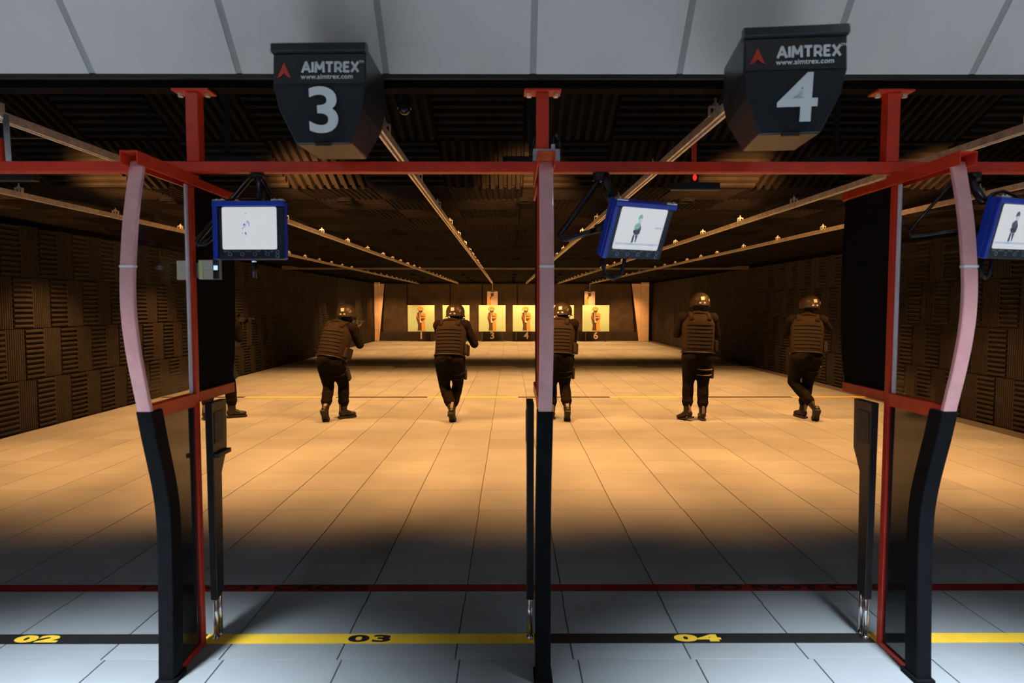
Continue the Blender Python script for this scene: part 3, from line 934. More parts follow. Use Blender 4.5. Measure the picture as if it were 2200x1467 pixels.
ARC = lambda cx, cy, rx, ry, a0, a1, n=8: [(cx + rx * math.cos(R(a0 + (a1 - a0) * i / n)), cy + ry * math.sin(R(a0 + (a1 - a0) * i / n))) for i in range(n + 1)]
STROKES = {
    'A': (.92, [[(0.02, 0), (.46, 1), (.90, 0)], [(.19, .30), (.73, .30)]]),
    'I': (.16, [[(.08, 0), (.08, 1)]]),
    'M': (1.02, [[(.06, 0), (.10, 1), (.51, .30), (.92, 1), (.96, 0)]]),
    'T': (.80, [[(0, .93), (.80, .93)], [(.40, 0), (.40, .93)]]),
    'R': (.80, [[(.08, 0), (.08, 1)], [(.08, .93), (.45, .93)] + ARC(.45, .65, .26, .28, 90, -90) + [(.08, .37)], [(.45, .37), (.76, 0)]]),
    'E': (.66, [[(.08, 0), (.08, 1)], [(.08, .93), (.64, .93)], [(.08, .51), (.56, .51)], [(.08, .07), (.64, .07)]]),
    'X': (.84, [[(.04, 0), (.80, 1)], [(.04, 1), (.80, 0)]])}


def stroke_text(name, body, h, w, sw, m, parent, T, gap=.20):
    tot = sum(STROKES[c][0] for c in body) + gap * (len(body) - 1)
    k = w / tot
    b = MB()
    x = -w / 2
    for c in body:
        cw, lines = STROKES[c]
        for ln in lines:
            pts = [Vector((x + p[0] * k, (p[1] - .5) * h, 0)) for p in ln]
            for p, q in zip(pts[:-1], pts[1:]):
                d = (q - p).normalized(); nrm = Vector((-d.y, d.x, 0)) * (sw / 2)
                e = d * (sw * .15 if len(pts) > 2 else 0)
                quad = [p - e - nrm, q + e - nrm, q + e + nrm, p - e + nrm]
                b.prism([(v.x, v.y) for v in quad], 'xy', 0, .0014, T)
        x += (cw + gap) * k
    return b.build(name, m, parent)


def sign(num, X, Y, rz, label, glint_side):
    t = local_thing('lane_sign', label, 'sign', (X, Y, 2.217), (0, 0, R(rz)), 'lane signs')
    # rings (z, half width, front y, back y)
    rg = [(0.356, .174, 0.0, .36), (.21, .176, -.006, .36), (.125, .160, .006, .35), (0.0, .105, .035, .29)]
    rings = []
    for z, hw, y0, y1 in rg:
        rings.append([Vector((-hw, y0, z)), Vector((hw, y0, z)), Vector((hw * .95, y1, z)), Vector((-hw * .95, y1, z))])
    MB().loft(rings).build('case', M['sign_black'], t, bevel=.006)
    MB().prism([(-.004, .325), (-.020, .330), (-.016, .358), (.0, .366), (.03, .366), (.03, .325)], 'yz', -.177, .177).build('brim', M['sign_black'], t, bevel=.002)
    MB().box(glint_side * .178 - .004, glint_side * .178 + .002, -.017, .0, .327, .36).build('brim_glint', M['steel'], t, bevel=.002)  # steel sliver standing in for the bright highlight on the brim corner
    MB().prism([(-.010, .212), (-.005, .322), (0.004, .322), (-.001, .212)], 'yz', -.170, .170).build('logo_plate', M['sign_gloss'], t, bevel=.001, label='glossy black nameplate')
    FP = frame((0, -.0115, .262), (1, 0, 0), (0, .045, 1))
    stroke_text('brand_lettering', 'AIMTREX', .038, .212, .0088, M['sign_white'], t, frame((.044, -.0105, .272), (1, 0, 0), (0, .045, 1)))
    text('trademark', 'TM', .014, M['sign_white'], t, frame((.160, -.0095, .291), (1, 0, 0), (0, .045, 1)), ext=.001)
    text('web_address', 'www.aimtrex.com', .025, M['sign_white'], t, frame((.030, -.0118, .237), (1, 0, 0), (0, .045, 1)), off=.0003, ext=.001, spacing=1.05)
    T = frame((-.130, -.0108, .260), (1, 0, 0), (0, .045, 1))
    MB().prism([(-.026, -.028), (0, .030), (.026, -.028), (.012, -.021), (0, -.010), (-.012, -.021)], 'xy', 0, .0015, T).build('logo', M['sign_red'], t)
    T = frame((.002, .0115, .112), (1, 0, 0), (0, -.13, 1))
    T.translation = Vector((.012, -.002, .118))
    text('lane_number', str(num), .228, M['sign_white'], t, T, off=.004, ext=.0015, sx=1.22)
    MB().box(-.03, .03, .025, .037, -.008, .004).build('latch', M['black_paint'], t)


sign(3, -.714, 2.45, -1.5, 'black hanging lane sign with a white three, left of the middle divider', -1)
sign(4, 1.003, 2.30, -6.0, 'black hanging lane sign with a white four, upper right', 1)

# ------------------------------------------------------------------ monitors
def monitor(loc, rot, label, pic, arms, cables):
    t = local_thing('lane_monitor', label, 'monitor', loc, rot, 'lane monitors')
    W, H, D = .316, .250, .075
    MB().box(-W / 2, W / 2 - .004, -D + .02, -.015, -H / 2, H / 2).build('case', M['blue'], t, bevel=.006)
    b = MB()
    b.box(-W / 2 + .022, W / 2 - .004, -D + .012, -D + .0205, -H / 2 - .001, H / 2 - .024)
    b.build('bezel', M['bezel'], t, bevel=.004)
    b = MB()
    b.box(-W / 2, W / 2, -D, -D + .022, H / 2 - .022, H / 2)
    b.box(-W / 2, -W / 2 + .020, -D + .004, -D + .022, -H / 2, H / 2 - .022)
    b.build('hood', M['blue'], t, bevel=.003)
    for sx in (-1, 1):
        br = MB().box(sx * .128 - .028, sx * .128 + .028, -D + .004, -D + .03, H / 2, H / 2 + .007).build('bracket', M['steel'], t, bevel=.002)
        for dx in (-.012, .012):
            MB().ell((sx * .128 + dx, -D + .012, H / 2 + .008), .005, .005, .004, n=8, k=6).build('rivet', M['chrome'], br, smooth=True)
    yf = -D + .011
    sx0, sx1, sz0, sz1 = -.118, .122, -.083, .100
    r = .008
    poly = []
    for cx, cz, a0 in ((sx1 - r, sz1 - r, 0), (sx0 + r, sz1 - r, 90), (sx0 + r, sz0 + r, 180), (sx1 - r, sz0 + r, 270)):
        for i in range(5):
            a = R(a0 + i * 22.5); poly.append((cx + r * math.cos(a), cz + r * math.sin(a)))
    scn = MB().prism(poly, 'xz', yf, yf + .003).build('screen', M['screen'], t, label='lit white screen')
    for nm, mm, pl in pic:
        MB().prism(pl, 'xz', yf - .0012, yf + .001).build(nm, M[mm], scn)
    for i, x in enumerate((-.086, -.031, .024, .079)):
        MB().disc((x, yf + .002, -.1035), .0088, 18, (0, -1, 0), .004, r_in=.006).build('button', M['button'], t)
    for x, z in ((.124, -.094), (.124, -.111)):
        MB().disc((x, yf + .002, z), .0085, 18, (0, -1, 0), .004, r_in=.0055).build('button', M['button'], t)
    for x, s in ((-.098, 'SELECT'), (-.058, 'SIMPLEX'), (-.005, 'MODE'), (.040, 'ACT'), (.070, 'IN'), (.096, 'USB')):
        text('button_legend', s, .0095, M['legend'], t, frame((x, yf + .0005, -.0905), (1, 0, 0), (0, 0, 1)), ext=.0006)
    for nm, pts, rr, mm in arms:
        MB().tube(pts, rr, 10).build(nm, M[mm], t, smooth=True)
    for pts, rr in cables:
        MB().tube(pts, rr, 8).build('cable', M['tube_black'], t, smooth=True)
    return t


def ngon(cx, cz, r, n=10):
    return [(cx + r * math.cos(2 * math.pi * i / n), cz + r * math.sin(2 * math.pi * i / n)) for i in range(n)]


def figure_pic(cx, c1, c2, c3):
    P = []
    P.append(('picture_helmet', c1, [(cx - .010, .050), (cx - .009, .066), (cx, .074), (cx + .009, .068), (cx + .011, .052), (cx + .004, .056)]))
    P.append(('picture_face', c3, [(cx - .006, .036), (cx + .008, .036), (cx + .008, .052), (cx - .006, .052)]))
    P.append(('picture_torso', c1, [(cx - .020, .024), (cx - .006, .036), (cx + .008, .034), (cx + .010, .012), (cx - .004, .004), (cx - .018, .008)]))
    P.append(('picture_weapon', c2, [(cx - .020, .004), (cx + .004, .012), (cx + .010, .026), (cx + .016, .014), (cx + .014, -.012), (cx - .008, -.018), (cx - .020, -.006)]))
    P.append(('picture_leg', c2, [(cx - .016, -.014), (cx - .008, -.020), (cx - .009, -.050), (cx - .018, -.054)]))
    P.append(('picture_leg', c2, [(cx - .004, -.020), (cx + .008, -.014), (cx + .006, -.048), (cx + .002, -.050), (cx + .0, -.034)]))
    return P


pic1 = [('picture_dot', 'scr_navy', ngon(-.020, .024, .0042)),
        ('picture_mark', 'scr_blue', [(-.012, .036), (-.004, .042), (.003, .030), (.002, .018), (-.001, .018), (-.002, .030)]),
        ('picture_mark', 'scr_pale', [(-.026, .018), (-.012, .030), (-.010, .018), (-.022, .008)]),
        ('picture_mark', 'scr_blue', [(-.031, .006), (-.025, .014), (-.026, .008), (-.030, .002)]),
        ('picture_mark', 'scr_navy', [(-.018, -.010), (-.013, -.007), (-.012, -.018), (-.009, -.024), (-.015, -.018)]),
        ('picture_mark', 'scr_blue', [(-.032, -.010), (-.027, -.008), (-.029, -.018)]),
        ('picture_mark', 'scr_dark', [(-.015, .071), (-.012, .074), (-.012, .068)])]
bars = [('picture_bar', 'scr_pale', [(-.112, -.062), (.116, -.062), (.116, -.054), (-.112, -.054)]),
        ('picture_bar', 'scr_blue', [(-.055, -.060), (-.018, -.060), (-.018, -.056), (-.055, -.056)]),
        ('picture_bar', 'scr_blue', [(.060, -.060), (.095, -.060), (.095, -.056), (.060, -.056)]),
        ('picture_table', 'scr_pale', [(.078, .014), (.116, .014), (.116, .022), (.078, .022)])]
mon1_arms = [('arm_rod', [(-.03, .07, .262), (-.05, .065, .245), (-.235, -.02, -.020), (-.250, -.03, -.045), (-.243, -.03, -.058), (-.225, -.02, -.055), (-.165, 0, .0)], .0115, 'tube_black'),
             ('support_arm', [(-.02, .07, .27), (.0, .06, .22), (.012, .03, .12)], .015, 'tube_black'),
             ('arm_rod', [(-.01, .07, .262), (.01, .068, .235), (.075, .04, .12)], .010, 'tube_black'),
             ('swivel_mount', [(-.02, .08, .274), (-.02, .08, .252)], .03, 'black_paint'),
             ('side_knob', [(-.180, -.02, .006), (-.156, -.02, .006)], .010, 'chrome'),
             ('lower_stub', [(.0, -.02, -.124), (.0, -.02, -.205)], .010, 'tube_black'),
             ('stub_collar', [(.0, -.02, -.123), (.0, -.02, -.136)], .0115, 'chrome')]
mon1_cables = [([(-.118, -.06, .13), (-.08, -.05, .135), (-.04, -.02, .15), (.0, .03, .155), (.01, .05, .16)], .004)]
monitor((-1.132, 2.865, 1.928), (R(0), 0, R(-2)), 'blue cased lane monitor with white screen, left of the three', pic1, mon1_arms, mon1_cables)

m2 = local_thing  # the middle monitor hangs from its own arm, turned and tipped
M2L = Vector((.528, 2.81, 1.945)); M2R = Euler((R(24), 0, R(26)), 'XYZ')


def to_local(L, Rt, pts):
    inv = (Matrix.Translation(L) @ Rt.to_matrix().to_4x4()).inverted()
    return [inv @ Vector(p) for p in pts]


a2 = lambda *pts: to_local(M2L, M2R, pts)
mon2_arms = [('arm_rod', a2(at(1288, 380, 2.93), at(1278, 400, 2.90), at(1212, 492, 2.80), at(1202, 505, 2.78), at(1207, 515, 2.77), at(1222, 513, 2.77), at(1262, 500, 2.77), at(1300, 487, 2.80)), .0125, 'tube_black'),
             ('support_arm', a2(at(1300, 372, 2.93), at(1303, 395, 2.90), at(1314, 430, 2.85)), .020, 'tube_black'),
             ('swivel_mount', a2((.405, 2.93, 2.20), (.405, 2.93, 2.165)), .032, 'black_paint'),
             ('side_knob', a2(at(1280, 492, 2.77), at(1304, 484, 2.77)), .019, 'black_paint')]
mon2_cables = [(a2(at(1296, 540, 2.83), at(1293, 565, 2.80), at(1302, 590, 2.78), at(1318, 599, 2.78), at(1334, 590, 2.78), at(1341, 565, 2.80), at(1342, 540, 2.83)), .009)]
monitor(M2L, M2R, 'tilted blue cased lane monitor right of the middle divider', figure_pic(-.012, 'scr_green', 'scr_dark', 'scr_pale') + bars, mon2_arms, mon2_cables)
M3L = Vector((2.105, 2.75, 1.935)); M3R = Euler((R(14), 0, R(18)), 'XYZ')
a3 = lambda *pts: to_local(M3L, M3R, pts)
mon3_arms = [('support_arm', a3(at(2080, 372, 2.93), at(2090, 400, 2.90), at(2112, 432, 2.80)), .020, 'tube_black'),
             ('swivel_mount', a3((2.1, 2.93, 2.20), (2.1, 2.93, 2.165)), .032, 'black_paint'),
             ('arm_rod', a3(at(2060, 378, 2.93), at(2040, 400, 2.90), at(1962, 488, 2.91), at(1953, 500, 2.91), at(1960, 508, 2.90), at(2000, 503, 2.87), at(2085, 490, 2.78)), .0075, 'tube_black')]
mon3_cables = [(a3(at(2112, 432, 2.76), at(2135, 416, 2.76), at(2155, 411, 2.76), at(2180, 420, 2.76), at(2200, 434, 2.76)), .008),
               (a3(at(2108, 540, 2.78), at(2108, 570, 2.76), at(2112, 592, 2.75), at(2118, 598, 2.75), at(2125, 590, 2.75), at(2130, 565, 2.76), at(2132, 540, 2.78)), .009)]
monitor(M3L, M3R, 'blue cased lane monitor cut off by the right picture edge', figure_pic(-.022, 'legend', 'scr_dark', 'scr_pale') + bars, mon3_arms, mon3_cables)

# ------------------------------------------------------------------ people
def remeshed(mb, voxel, name, smooth_it=4):
    me = mb.mesh('tmp', [M['shirt']])
    o = bpy.data.objects.new('tmp', me)
    COL.objects.link(o)
    md = o.modifiers.new('r', 'REMESH'); md.mode = 'VOXEL'; md.voxel_size = voxel; md.use_smooth_shade = True
    sm = o.modifiers.new('s', 'SMOOTH'); sm.factor = 0.5; sm.iterations = smooth_it
    dg = bpy.context.evaluated_depsgraph_get(); dg.update()
    out = bpy.data.meshes.new_from_object(o.evaluated_get(dg))
    bpy.data.objects.remove(o); bpy.data.meshes.remove(me)
    out.name = name
    return out


def finger_chain(mb, p, d, n, lens, r, curls):
    """d: pointing direction, n: palm side; each segment curls towards n"""
    ax = d.cross(n).normalized()
    for L, c, rr in zip(lens, curls, (r, r * .93, r * .84)):
        d = Quaternion(ax, R(c)) @ d
        q = p + d * L
        mb.capsule(p, q, rr, rr * .92, 8, 2)
        p = q
    return p


def hand(mb, wrist, d, n, thumb_side):
    d = d.normalized(); n = (n - d * n.dot(d)).normalized()
    s = d.cross(n) * thumb_side
    mb.capsule(wrist - d * .02, wrist + d * .03, .024, .026, 10, 3)
    for i, a in enumerate((.030, .010, -.010, -.029)):
        mb.capsule(wrist + d * .025 + s * a * .7, wrist + d * .085 + s * a, .0145, .0115, 8, 2)
        L = (.040, .045, .042, .033)[i]
        finger_chain(mb, wrist + d * .087 + s * a, d, n, (L, L * .68, L * .52), .0098 if i < 3 else .0088, (38, 62, 45))
    td = (d * .55 + s * .75 + n * .35).normalized()
    b0 = wrist + d * .032 + s * .028
    mb.capsule(wrist + d * .01 + s * .012, b0 + td * .022, .016, .013, 8, 2)
    b1 = b0 + td * .030
    e2 = (td * .6 + d * .5 + n * .45).normalized()
    mb.capsule(b0 + td * .015, b1, .012, .0112, 8, 2)
    mb.capsule(b1, b1 + e2 * .027, .0110, .0095, 8, 2)


def superring(c, X, Y, rx, ry, n=28, e=2.6):
    out = []
    for j in range(n):
        a = 2 * math.pi * j / n
        ca, sa = math.cos(a), math.sin(a)
        out.append(c + X * (rx * math.copysign(abs(ca) ** (2 / e), ca)) + Y * (ry * math.copysign(abs(sa) ** (2 / e), sa)))
    return out


def person(label, gun_label, base, P):
    """P: joints in metres from the spot on the floor; x right, y down the range, z up"""
    t = thing('person', label, 'person', base, 'people walking down the range')
    OFF[t.name] = Vector((0, 0, 0))
    V = lambda k: Vector(P[k])
    pel, nk, hd = V('pelvis'), V('neck'), V('head')
    ax = (nk - pel).normalized()
    ty = R(P.get('turn', 0))
    X = Vector((math.cos(ty), math.sin(ty), 0)); X = (X - ax * X.dot(ax)).normalized()
    Y = ax.cross(X)
    L = (nk - pel).length
    bw = P.get('bulk', 1.0) * 1.05
    up = lambda f, x=0, y=0: pel + ax * (L * f) + X * x + Y * y
    shl, shr = up(.88, -.185 * bw, .01), up(.88, .185 * bw, .01)
    if 'shl' in P: shl = V('shl')
    if 'shr' in P: shr = V('shr')
    hipX = Vector((math.cos(R(P.get('hturn', 0))), math.sin(R(P.get('hturn', 0))), 0))
    hl, hr = pel - hipX * .095 - Vector((0, 0, .04)), pel + hipX * .095 - Vector((0, 0, .04))
    mb = MB()
    mb.ell(pel + Vector((0, -.01, .0)), .185 * bw, .145, .13)
    for s in (-1, 1):
        mb.ell(pel + hipX * (.085 * s) + Vector((0, -.055, -.04)), .115, .095, .13)
    for f, rx, ry in ((.12, .17, .125), (.32, .165, .12), (.52, .18, .13), (.72, .19, .135), (.86, .165, .12)):
        Mx = Matrix((X, Y, ax)).transposed()
        mb.ell(up(f), rx * bw, ry, .11, Mx)
    mb.capsule(shl, shr, .078, .078)
    mb.capsule(up(.92), hd - Vector((0, 0, .06)), .075, .062)
    # head, jaw, nose, brow, ears
    ly = R(P.get('look', 0))
    F = Vector((-math.sin(ly), math.cos(ly), -.08)).normalized()
    S = F.cross(Vector((0, 0, 1))).normalized()
    U = S.cross(F)
    Hm = Matrix((S, F, U)).transposed()
    mb.ell(hd, .082, .100, .118, Hm)
    mb.ell(hd + F * .045 - U * .065, .055, .055, .05, Hm)
    mb.capsule(hd + F * .098 + U * .0, hd + F * .115 - U * .028, .010, .014, 8, 2)
    mb.capsule(hd + F * .088 - S * .035 + U * .03, hd + F * .088 + S * .035 + U * .03, .014, .014, 8, 2)
    mb.capsule(hd + F * .092 - S * .02 - U * .062, hd + F * .092 + S * .02 - U * .062, .010, .010, 8, 2)
    for s in (-1, 1): mb.ell(hd + S * (.082 * s) - U * .005, .014, .026, .034, Hm)
    # arms
    for sh, el, wr_ in ((shl, V('ell'), V('hal')), (shr, V('elr'), V('har'))):
        mb.ell(sh, .082, .085, .085)
        mb.capsule(sh, el, .075, .060)
        mb.ell(el, .062, .062, .062)
        mb.capsule(el, wr_, .058, .040)
        mb.capsule(el.lerp(wr_, .82), el.lerp(wr_, .93), .046, .044)
    # legs
    for hp, kn, an in ((hl, V('knl'), V('anl')), (hr, V('knr'), V('anr'))):
        mb.capsule(hp, kn, .122 * bw, .080)
        mb.ell(kn, .078, .08, .085)
        m1 = kn.lerp(an, .35)
        mb.capsule(kn, m1, .078, .082)
        mb.capsule(m1, kn.lerp(an, .72), .080, .070)
        mb.ell(kn.lerp(an, .64), .082, .084, .05)
    body = remeshed(mb, 0.0125, 'body')
    hm = MB()
    sight = V('gun_a') if 'gun_a' in P else None
    gun0, gun1 = V('gun0'), V('gun1')
    gd = (gun1 - gun0).normalized()
    hand(hm, V('har'), (gd * .6 + Vector((-.35, 0, .5))).normalized(), Vector((-1, .15, .0)), 1)
    hand(hm, V('hal'), (gd * .75 + Vector((.45, 0, .35))).normalized(), Vector((.2, 0, 1)), -1)
    hands = remeshed(hm, 0.0042, 'hands', 2)
    # join: body (shirt, trousers, mask) + hands (gloved) in one mesh
    bm = bmesh.new()
    bm.from_mesh(body)
    nb = len(bm.faces)
    bm.from_mesh(hands)
    bm.faces.ensure_lookup_table()
    waist = up(.13)
    for i, f in enumerate(bm.faces):
        c = f.calc_center_median()
        f.smooth = True
        if i >= nb: f.material_index = 3
        elif (c - hd).length < .17 and c.z > nk.z + .01: f.material_index = 2
        elif (c - waist).dot(ax) < 0 and c.z < waist.z + .05 and min((c - V('hal')).length, (c - V('har')).length) > .12: f.material_index = 1
        else: f.material_index = 0
    me = bpy.data.meshes.new('body')
    bm.to_mesh(me); bm.free()
    for m in ('shirt', 'pants', 'balaclava', P.get('hand', 'glove')): me.materials.append(M[m])
    bpy.data.meshes.remove(body); bpy.data.meshes.remove(hands)
    o = bpy.data.objects.new('body', me); COL.objects.link(o); o.parent = t; OFF[o.name] = Vector()
    # vest
    vb = MB()
    rings = []
    for f, rx, ry in ((.02, .192, .142), (.06, .200, .152), (.2, .198, .156), (.4, .200, .160), (.58, .205, .164), (.72, .205, .165), (.82, .186, .158), (.90, .150, .140), (.955, .105, .112)):
        rings.append(superring(up(f), X, Y, rx * bw, ry))
    vb.loft(rings)
    for s in (-1, 1):
        vb.tube([up(.80, .115 * s, -.135), up(.93, .118 * s, -.085), up(.99, .118 * s, -.01), up(.95, .118 * s, .07), up(.82, .115 * s, .13)], .034, 8)
    v = vb.build('vest', M['vest'], t, smooth=True)
    wb = MB()

    def band(f0, f1, a0, a1, out, rx, ry):
        n = 14
        vs = []
        for f in (f0, f1):
            for k in (0, 1):
                for i in range(n + 1):
                    a = R(a0 + (a1 - a0) * i / n)
                    ca, sa = math.cos(a), math.sin(a)
                    r1, r2 = rx * bw + out * k, ry + out * k
                    vs.append(up(f) + X * (r1 * math.copysign(abs(ca) ** (2 / 2.6), ca)) + Y * (r2 * math.copysign(abs(sa) ** (2 / 2.6), sa)))
        m = n + 1
        fs = []
        for i in range(n):
            fs += [(m + i, m + i + 1, 3 * m + i + 1, 3 * m + i), (i, m + i, m + i + 1, i + 1)[::-1], (2 * m + i, 3 * m + i, 3 * m + i + 1, 2 * m + i + 1)]
        fs += [(0, m, 3 * m, 2 * m), (n, m + n, 3 * m + n, 2 * m + n)]
        wb.add(vs, fs)
    for i in range(7):
        f = .13 + i * .092
        rx = .199 + .006 * (i / 6)
        band(f, f + .052, 222, 318, .007, rx * .99, .153 + .013 * (i / 6))
    wb.build('webbing_rows', M['webbing'], v, smooth=False)
    pb = MB()
    band_l = superring(up(.03), X, Y, .205 * bw, .156)
    pb.tube(band_l + [band_l[0]], .011, 6, cap=False)
    pb.build('vest_hem', M['helmet_dark'], v, smooth=True)
    # pouches on the right flank
    for k, (f0, yy) in enumerate(((.10, -.03), (.12, .06))):
        q = MB(); c = up(f0 + .10, (.225) * bw, yy)
        q.cbox(c, (.05, .075, .15), Matrix((X, Y, ax)).transposed())
        q.build('pouch', M['webbing'], v, bevel=.012)
    # collar
    MB().tube([up(.93, -.09, -.07), up(.985, -.085, -.075), up(1.0, 0, -.095), up(.985, .085, -.075), up(.93, .09, -.07)], .022, 8).build('collar', M['vest'], v, smooth=True)
    # helmet
    hc = hd + U * .025
    hb_ = MB()
    nA, nT = 36, 12
    vs, fs = [], []
    for i in range(nT + 1):
        for j in range(nA):
            a = 2 * math.pi * j / nA
            front = math.sin(a)
            th_end = math.pi / 2 + (.42 - .30 * max(front, 0) + .06 * max(-front, 0) + (.12 * (1 - abs(front)) if abs(front) < .6 else 0))
            th = th_end * i / nT
            fl_ = 1.0 + (.05 if i == nT else 0)
            rxy = max(math.sin(th), .03) if th < math.pi / 2 else 1 - .10 * (th - math.pi / 2) ** 2
            vs.append(hc + S * (.133 * rxy * fl_ * math.cos(a)) + F * (.152 * rxy * fl_ * math.sin(a)) + U * (.132 * math.cos(th)))
    for i in range(nT):
        for j in range(nA):
            fs.append((i * nA + j, (i + 1) * nA + j, (i + 1) * nA + (j + 1) % nA, i * nA + (j + 1) % nA))
    fs.append(tuple(range(nA)))
    hb_.add(vs, fs)
    he = hb_.build('helmet', M['helmet'], t, smooth=True)
    sd_ = he.modifiers.new('shell', 'SOLIDIFY'); sd_.thickness = .009; sd_.offset = -1
    rim = [Vector(vs[nT * nA + j]) for j in range(nA)]
    MB().tube(rim + [rim[0]], .006, 6, cap=False).build('helmet_rim', M['helmet_dark'], he, smooth=True)

    def patch(name, az, el, w, h, m, rz=0):
        a = R(az); e = R(el)
        n = (S * math.cos(a) + F * math.sin(a)) * math.cos(e) + U * math.sin(e)
        pos = hc + S * (.1335 * math.cos(a) * math.cos(e)) + F * (.1525 * math.sin(a) * math.cos(e)) + U * (.1325 * math.sin(e))
        xx = U.cross(n).normalized()
        yy = n.cross(xx)
        xr = xx * math.cos(R(rz)) + yy * math.sin(R(rz)); yr = -xx * math.sin(R(rz)) + yy * math.cos(R(rz))
        MB().cbox(pos + n * .003, (w, h, .004), Matrix((xr, yr, n)).transposed()).build(name, M[m], he, bevel=.001)
    pz = P.get('patch', 270)
    patch('white_patch', pz, 14, .048, .048, 'patch', 4)
    patch('reflector', pz - 14, -12, .026, .018, 'patch', 12)
    patch('reflector', pz + 12, -12, .026, .018, 'patch', -12)
    patch('side_emblem', pz + 46, 4, .045, .028, 'strap', 50)
    MB().tube([hc + S * .125 + F * .02 - U * .045, hd + S * .075 + F * .03 - U * .085, hd + F * .06 - U * .128, hd - S * .075 + F * .03 - U * .085, hc - S * .125 + F * .02 - U * .045], .007, 6).build('chin_strap', M['helmet_dark'], he, smooth=True)
    # boots
    for sx, an, kn, td, pit in (('l', V('anl'), V('knl'), P['toel'], P['pitl']), ('r', V('anr'), V('knr'), P['toer'], P['pitr'])):
        a = R(td)
        f0 = Vector((math.sin(a), math.cos(a), 0)); sd2 = Vector((math.cos(a), -math.sin(a), 0))
        q = Quaternion(sd2, -R(pit))          # heel up: the toe turns down
        fw_, up_ = q @ f0, q @ Vector((0, 0, 1))
        bt = MB()
        sh = (kn - an).normalized()
        hz = an - up_ * .085
        top = an.lerp(kn, .38)
        bt.capsule(top, an, .058, .050, 14, 3)
        bt.ell(an - up_ * .035 - fw_ * .025, .043, .05, .055, Matrix((sd2, fw_, up_)).transposed())
        bt.capsule(an - up_ * .02 + fw_ * .01, an - up_ * .055 + fw_ * .11, .047, .040, 12, 3)
        bt.ell(an - up_ * .055 + fw_ * .13, .049, .065, .036, Matrix((sd2, fw_, up_)).transposed())
        bt.tube([top + sh * .012, top - sh * .012], .064, 14)
        bme = remeshed(bt, .008, 'boot', 2)
        bme.materials.clear(); bme.materials.append(M['boot'])
        for pl in bme.polygons: pl.use_smooth = True
        bo = bpy.data.objects.new('boot', bme); COL.objects.link(bo); bo.parent = t; OFF[bo.name] = Vector()
        out = [(-.034, -.075), (.034, -.075), (.040, -.03), (.036, .03), (.046, .10), (.047, .145), (.034, .185), (0, .20), (-.034, .185), (-.047, .145), (-.046, .10), (-.036, .03), (-.040, -.03)]
        Ms = Matrix((sd2, fw_, up_)).transposed().to_4x4(); Ms.translation = an - up_ * .105
        MB().prism(out, 'xy', 0, .026, Ms).build('sole', M['sole'], bo, bevel=.004)
        hl_ = an.lerp(kn, .20) - f0 * .0
        MB().box(-.018, .018, -.062, -.05, -.03, .10, Ms @ Matrix.Translation((0, 0, .1))).build('heel_tab', M['strap'], bo, bevel=.004)
        lc = MB()
        for i in range(4):
            p_ = an + fw_ * (.055 - .012 * i) + up_ * (-.012 + .028 * i)
            lc.tube([p_ - sd2 * .024, p_ + fw_ * .006, p_ + sd2 * .024], .0035, 5)
        lc.build('laces', M['strap'], bo)
    # thigh holster on the right leg
    th0, th1 = hr, V('knr')
    td_ = (th1 - th0).normalized()
    outv = (hipX - td_ * hipX.dot(td_)).normalized()
    fwd = td_.cross(outv)
    c = th0.lerp(th1, .52) + outv * .115
    Mh = Matrix((outv, fwd, td_)).transposed()
    ho = MB().cbox(c, (.045, .085, .19), Mh).build('holster', M['black_paint'], t, bevel=.014)
    MB().cbox(c - td_ * .115 + fwd * .0, (.030, .05, .075), Mh).build('pistol_grip', M['gun'], ho, bevel=.008)
    for f in (.42, .62):
        p_ = th0.lerp(th1, f)
        rr = (.108 * bw) * (1 - f) + .074 * f + .012
        ringp = [p_ + outv * (rr * math.cos(2 * math.pi * k / 18)) + fwd * (rr * math.sin(2 * math.pi * k / 18)) for k in range(19)]
        MB().tube(ringp, .010, 6, cap=False).build('thigh_strap', M['strap' if P.get('pale_strap') else 'webbing'], ho, smooth=True)
    MB().tube([up(.06, .19 * bw, .02), up(-.1, .21 * bw, .02), c - td_ * .08], .008, 6).build('drop_strap', M['webbing'], ho, smooth=True)
    # the rifle is its own thing
    r_ = thing('rifle', gun_label, 'rifle', Vector(base) + gun0, 'rifles')
    OFF[r_.name] = Vector(gun0)
    up3 = Vector((0, 0, 1)) - gd * gd.z; up3.normalize(); sd3 = gd.cross(up3)
    Mg = Matrix((sd3, gd, up3)).transposed()
    G = lambda x, y, z: gun0 + sd3 * x + gd * y + up3 * z
    MB().cbox(G(0, .30, 0), (.04, .24, .075), Mg).build('receiver', M['gun'], r_, bevel=.006)
    MB().prism([(0.0, -.055), (0.0, .045), (.18, .03), (.18, -.02)], 'yz', -.018, .018, Matrix.Translation(gun0) @ Mg.to_4x4()).build('stock', M['gun'], r_, bevel=.005)
    MB().cbox(G(0, .52, .005), (.046, .24, .05), Mg).build('handguard', M['gun'], r_, bevel=.008)
    MB().tube([G(0, .62, .008), G(0, .82, .008)], .010, 10).build('barrel', M['gun'], r_, smooth=True)
    MB().prism([(.31, -.03), (.36, -.03), (.385, -.19), (.335, -.19)], 'yz', -.013, .013, Matrix.Translation(gun0) @ Mg.to_4x4()).build('magazine', M['gun'], r_, bevel=.004)
    MB().prism([(.205, -.035), (.245, -.035), (.225, -.125), (.185, -.12)], 'yz', -.015, .015, Matrix.Translation(gun0) @ Mg.to_4x4()).build('pistol_grip', M['gun'], r_, bevel=.005)
    MB().cbox(G(0, .30, .058), (.03, .09, .04), Mg).build('sight', M['gun'], r_, bevel=.006)
    return t


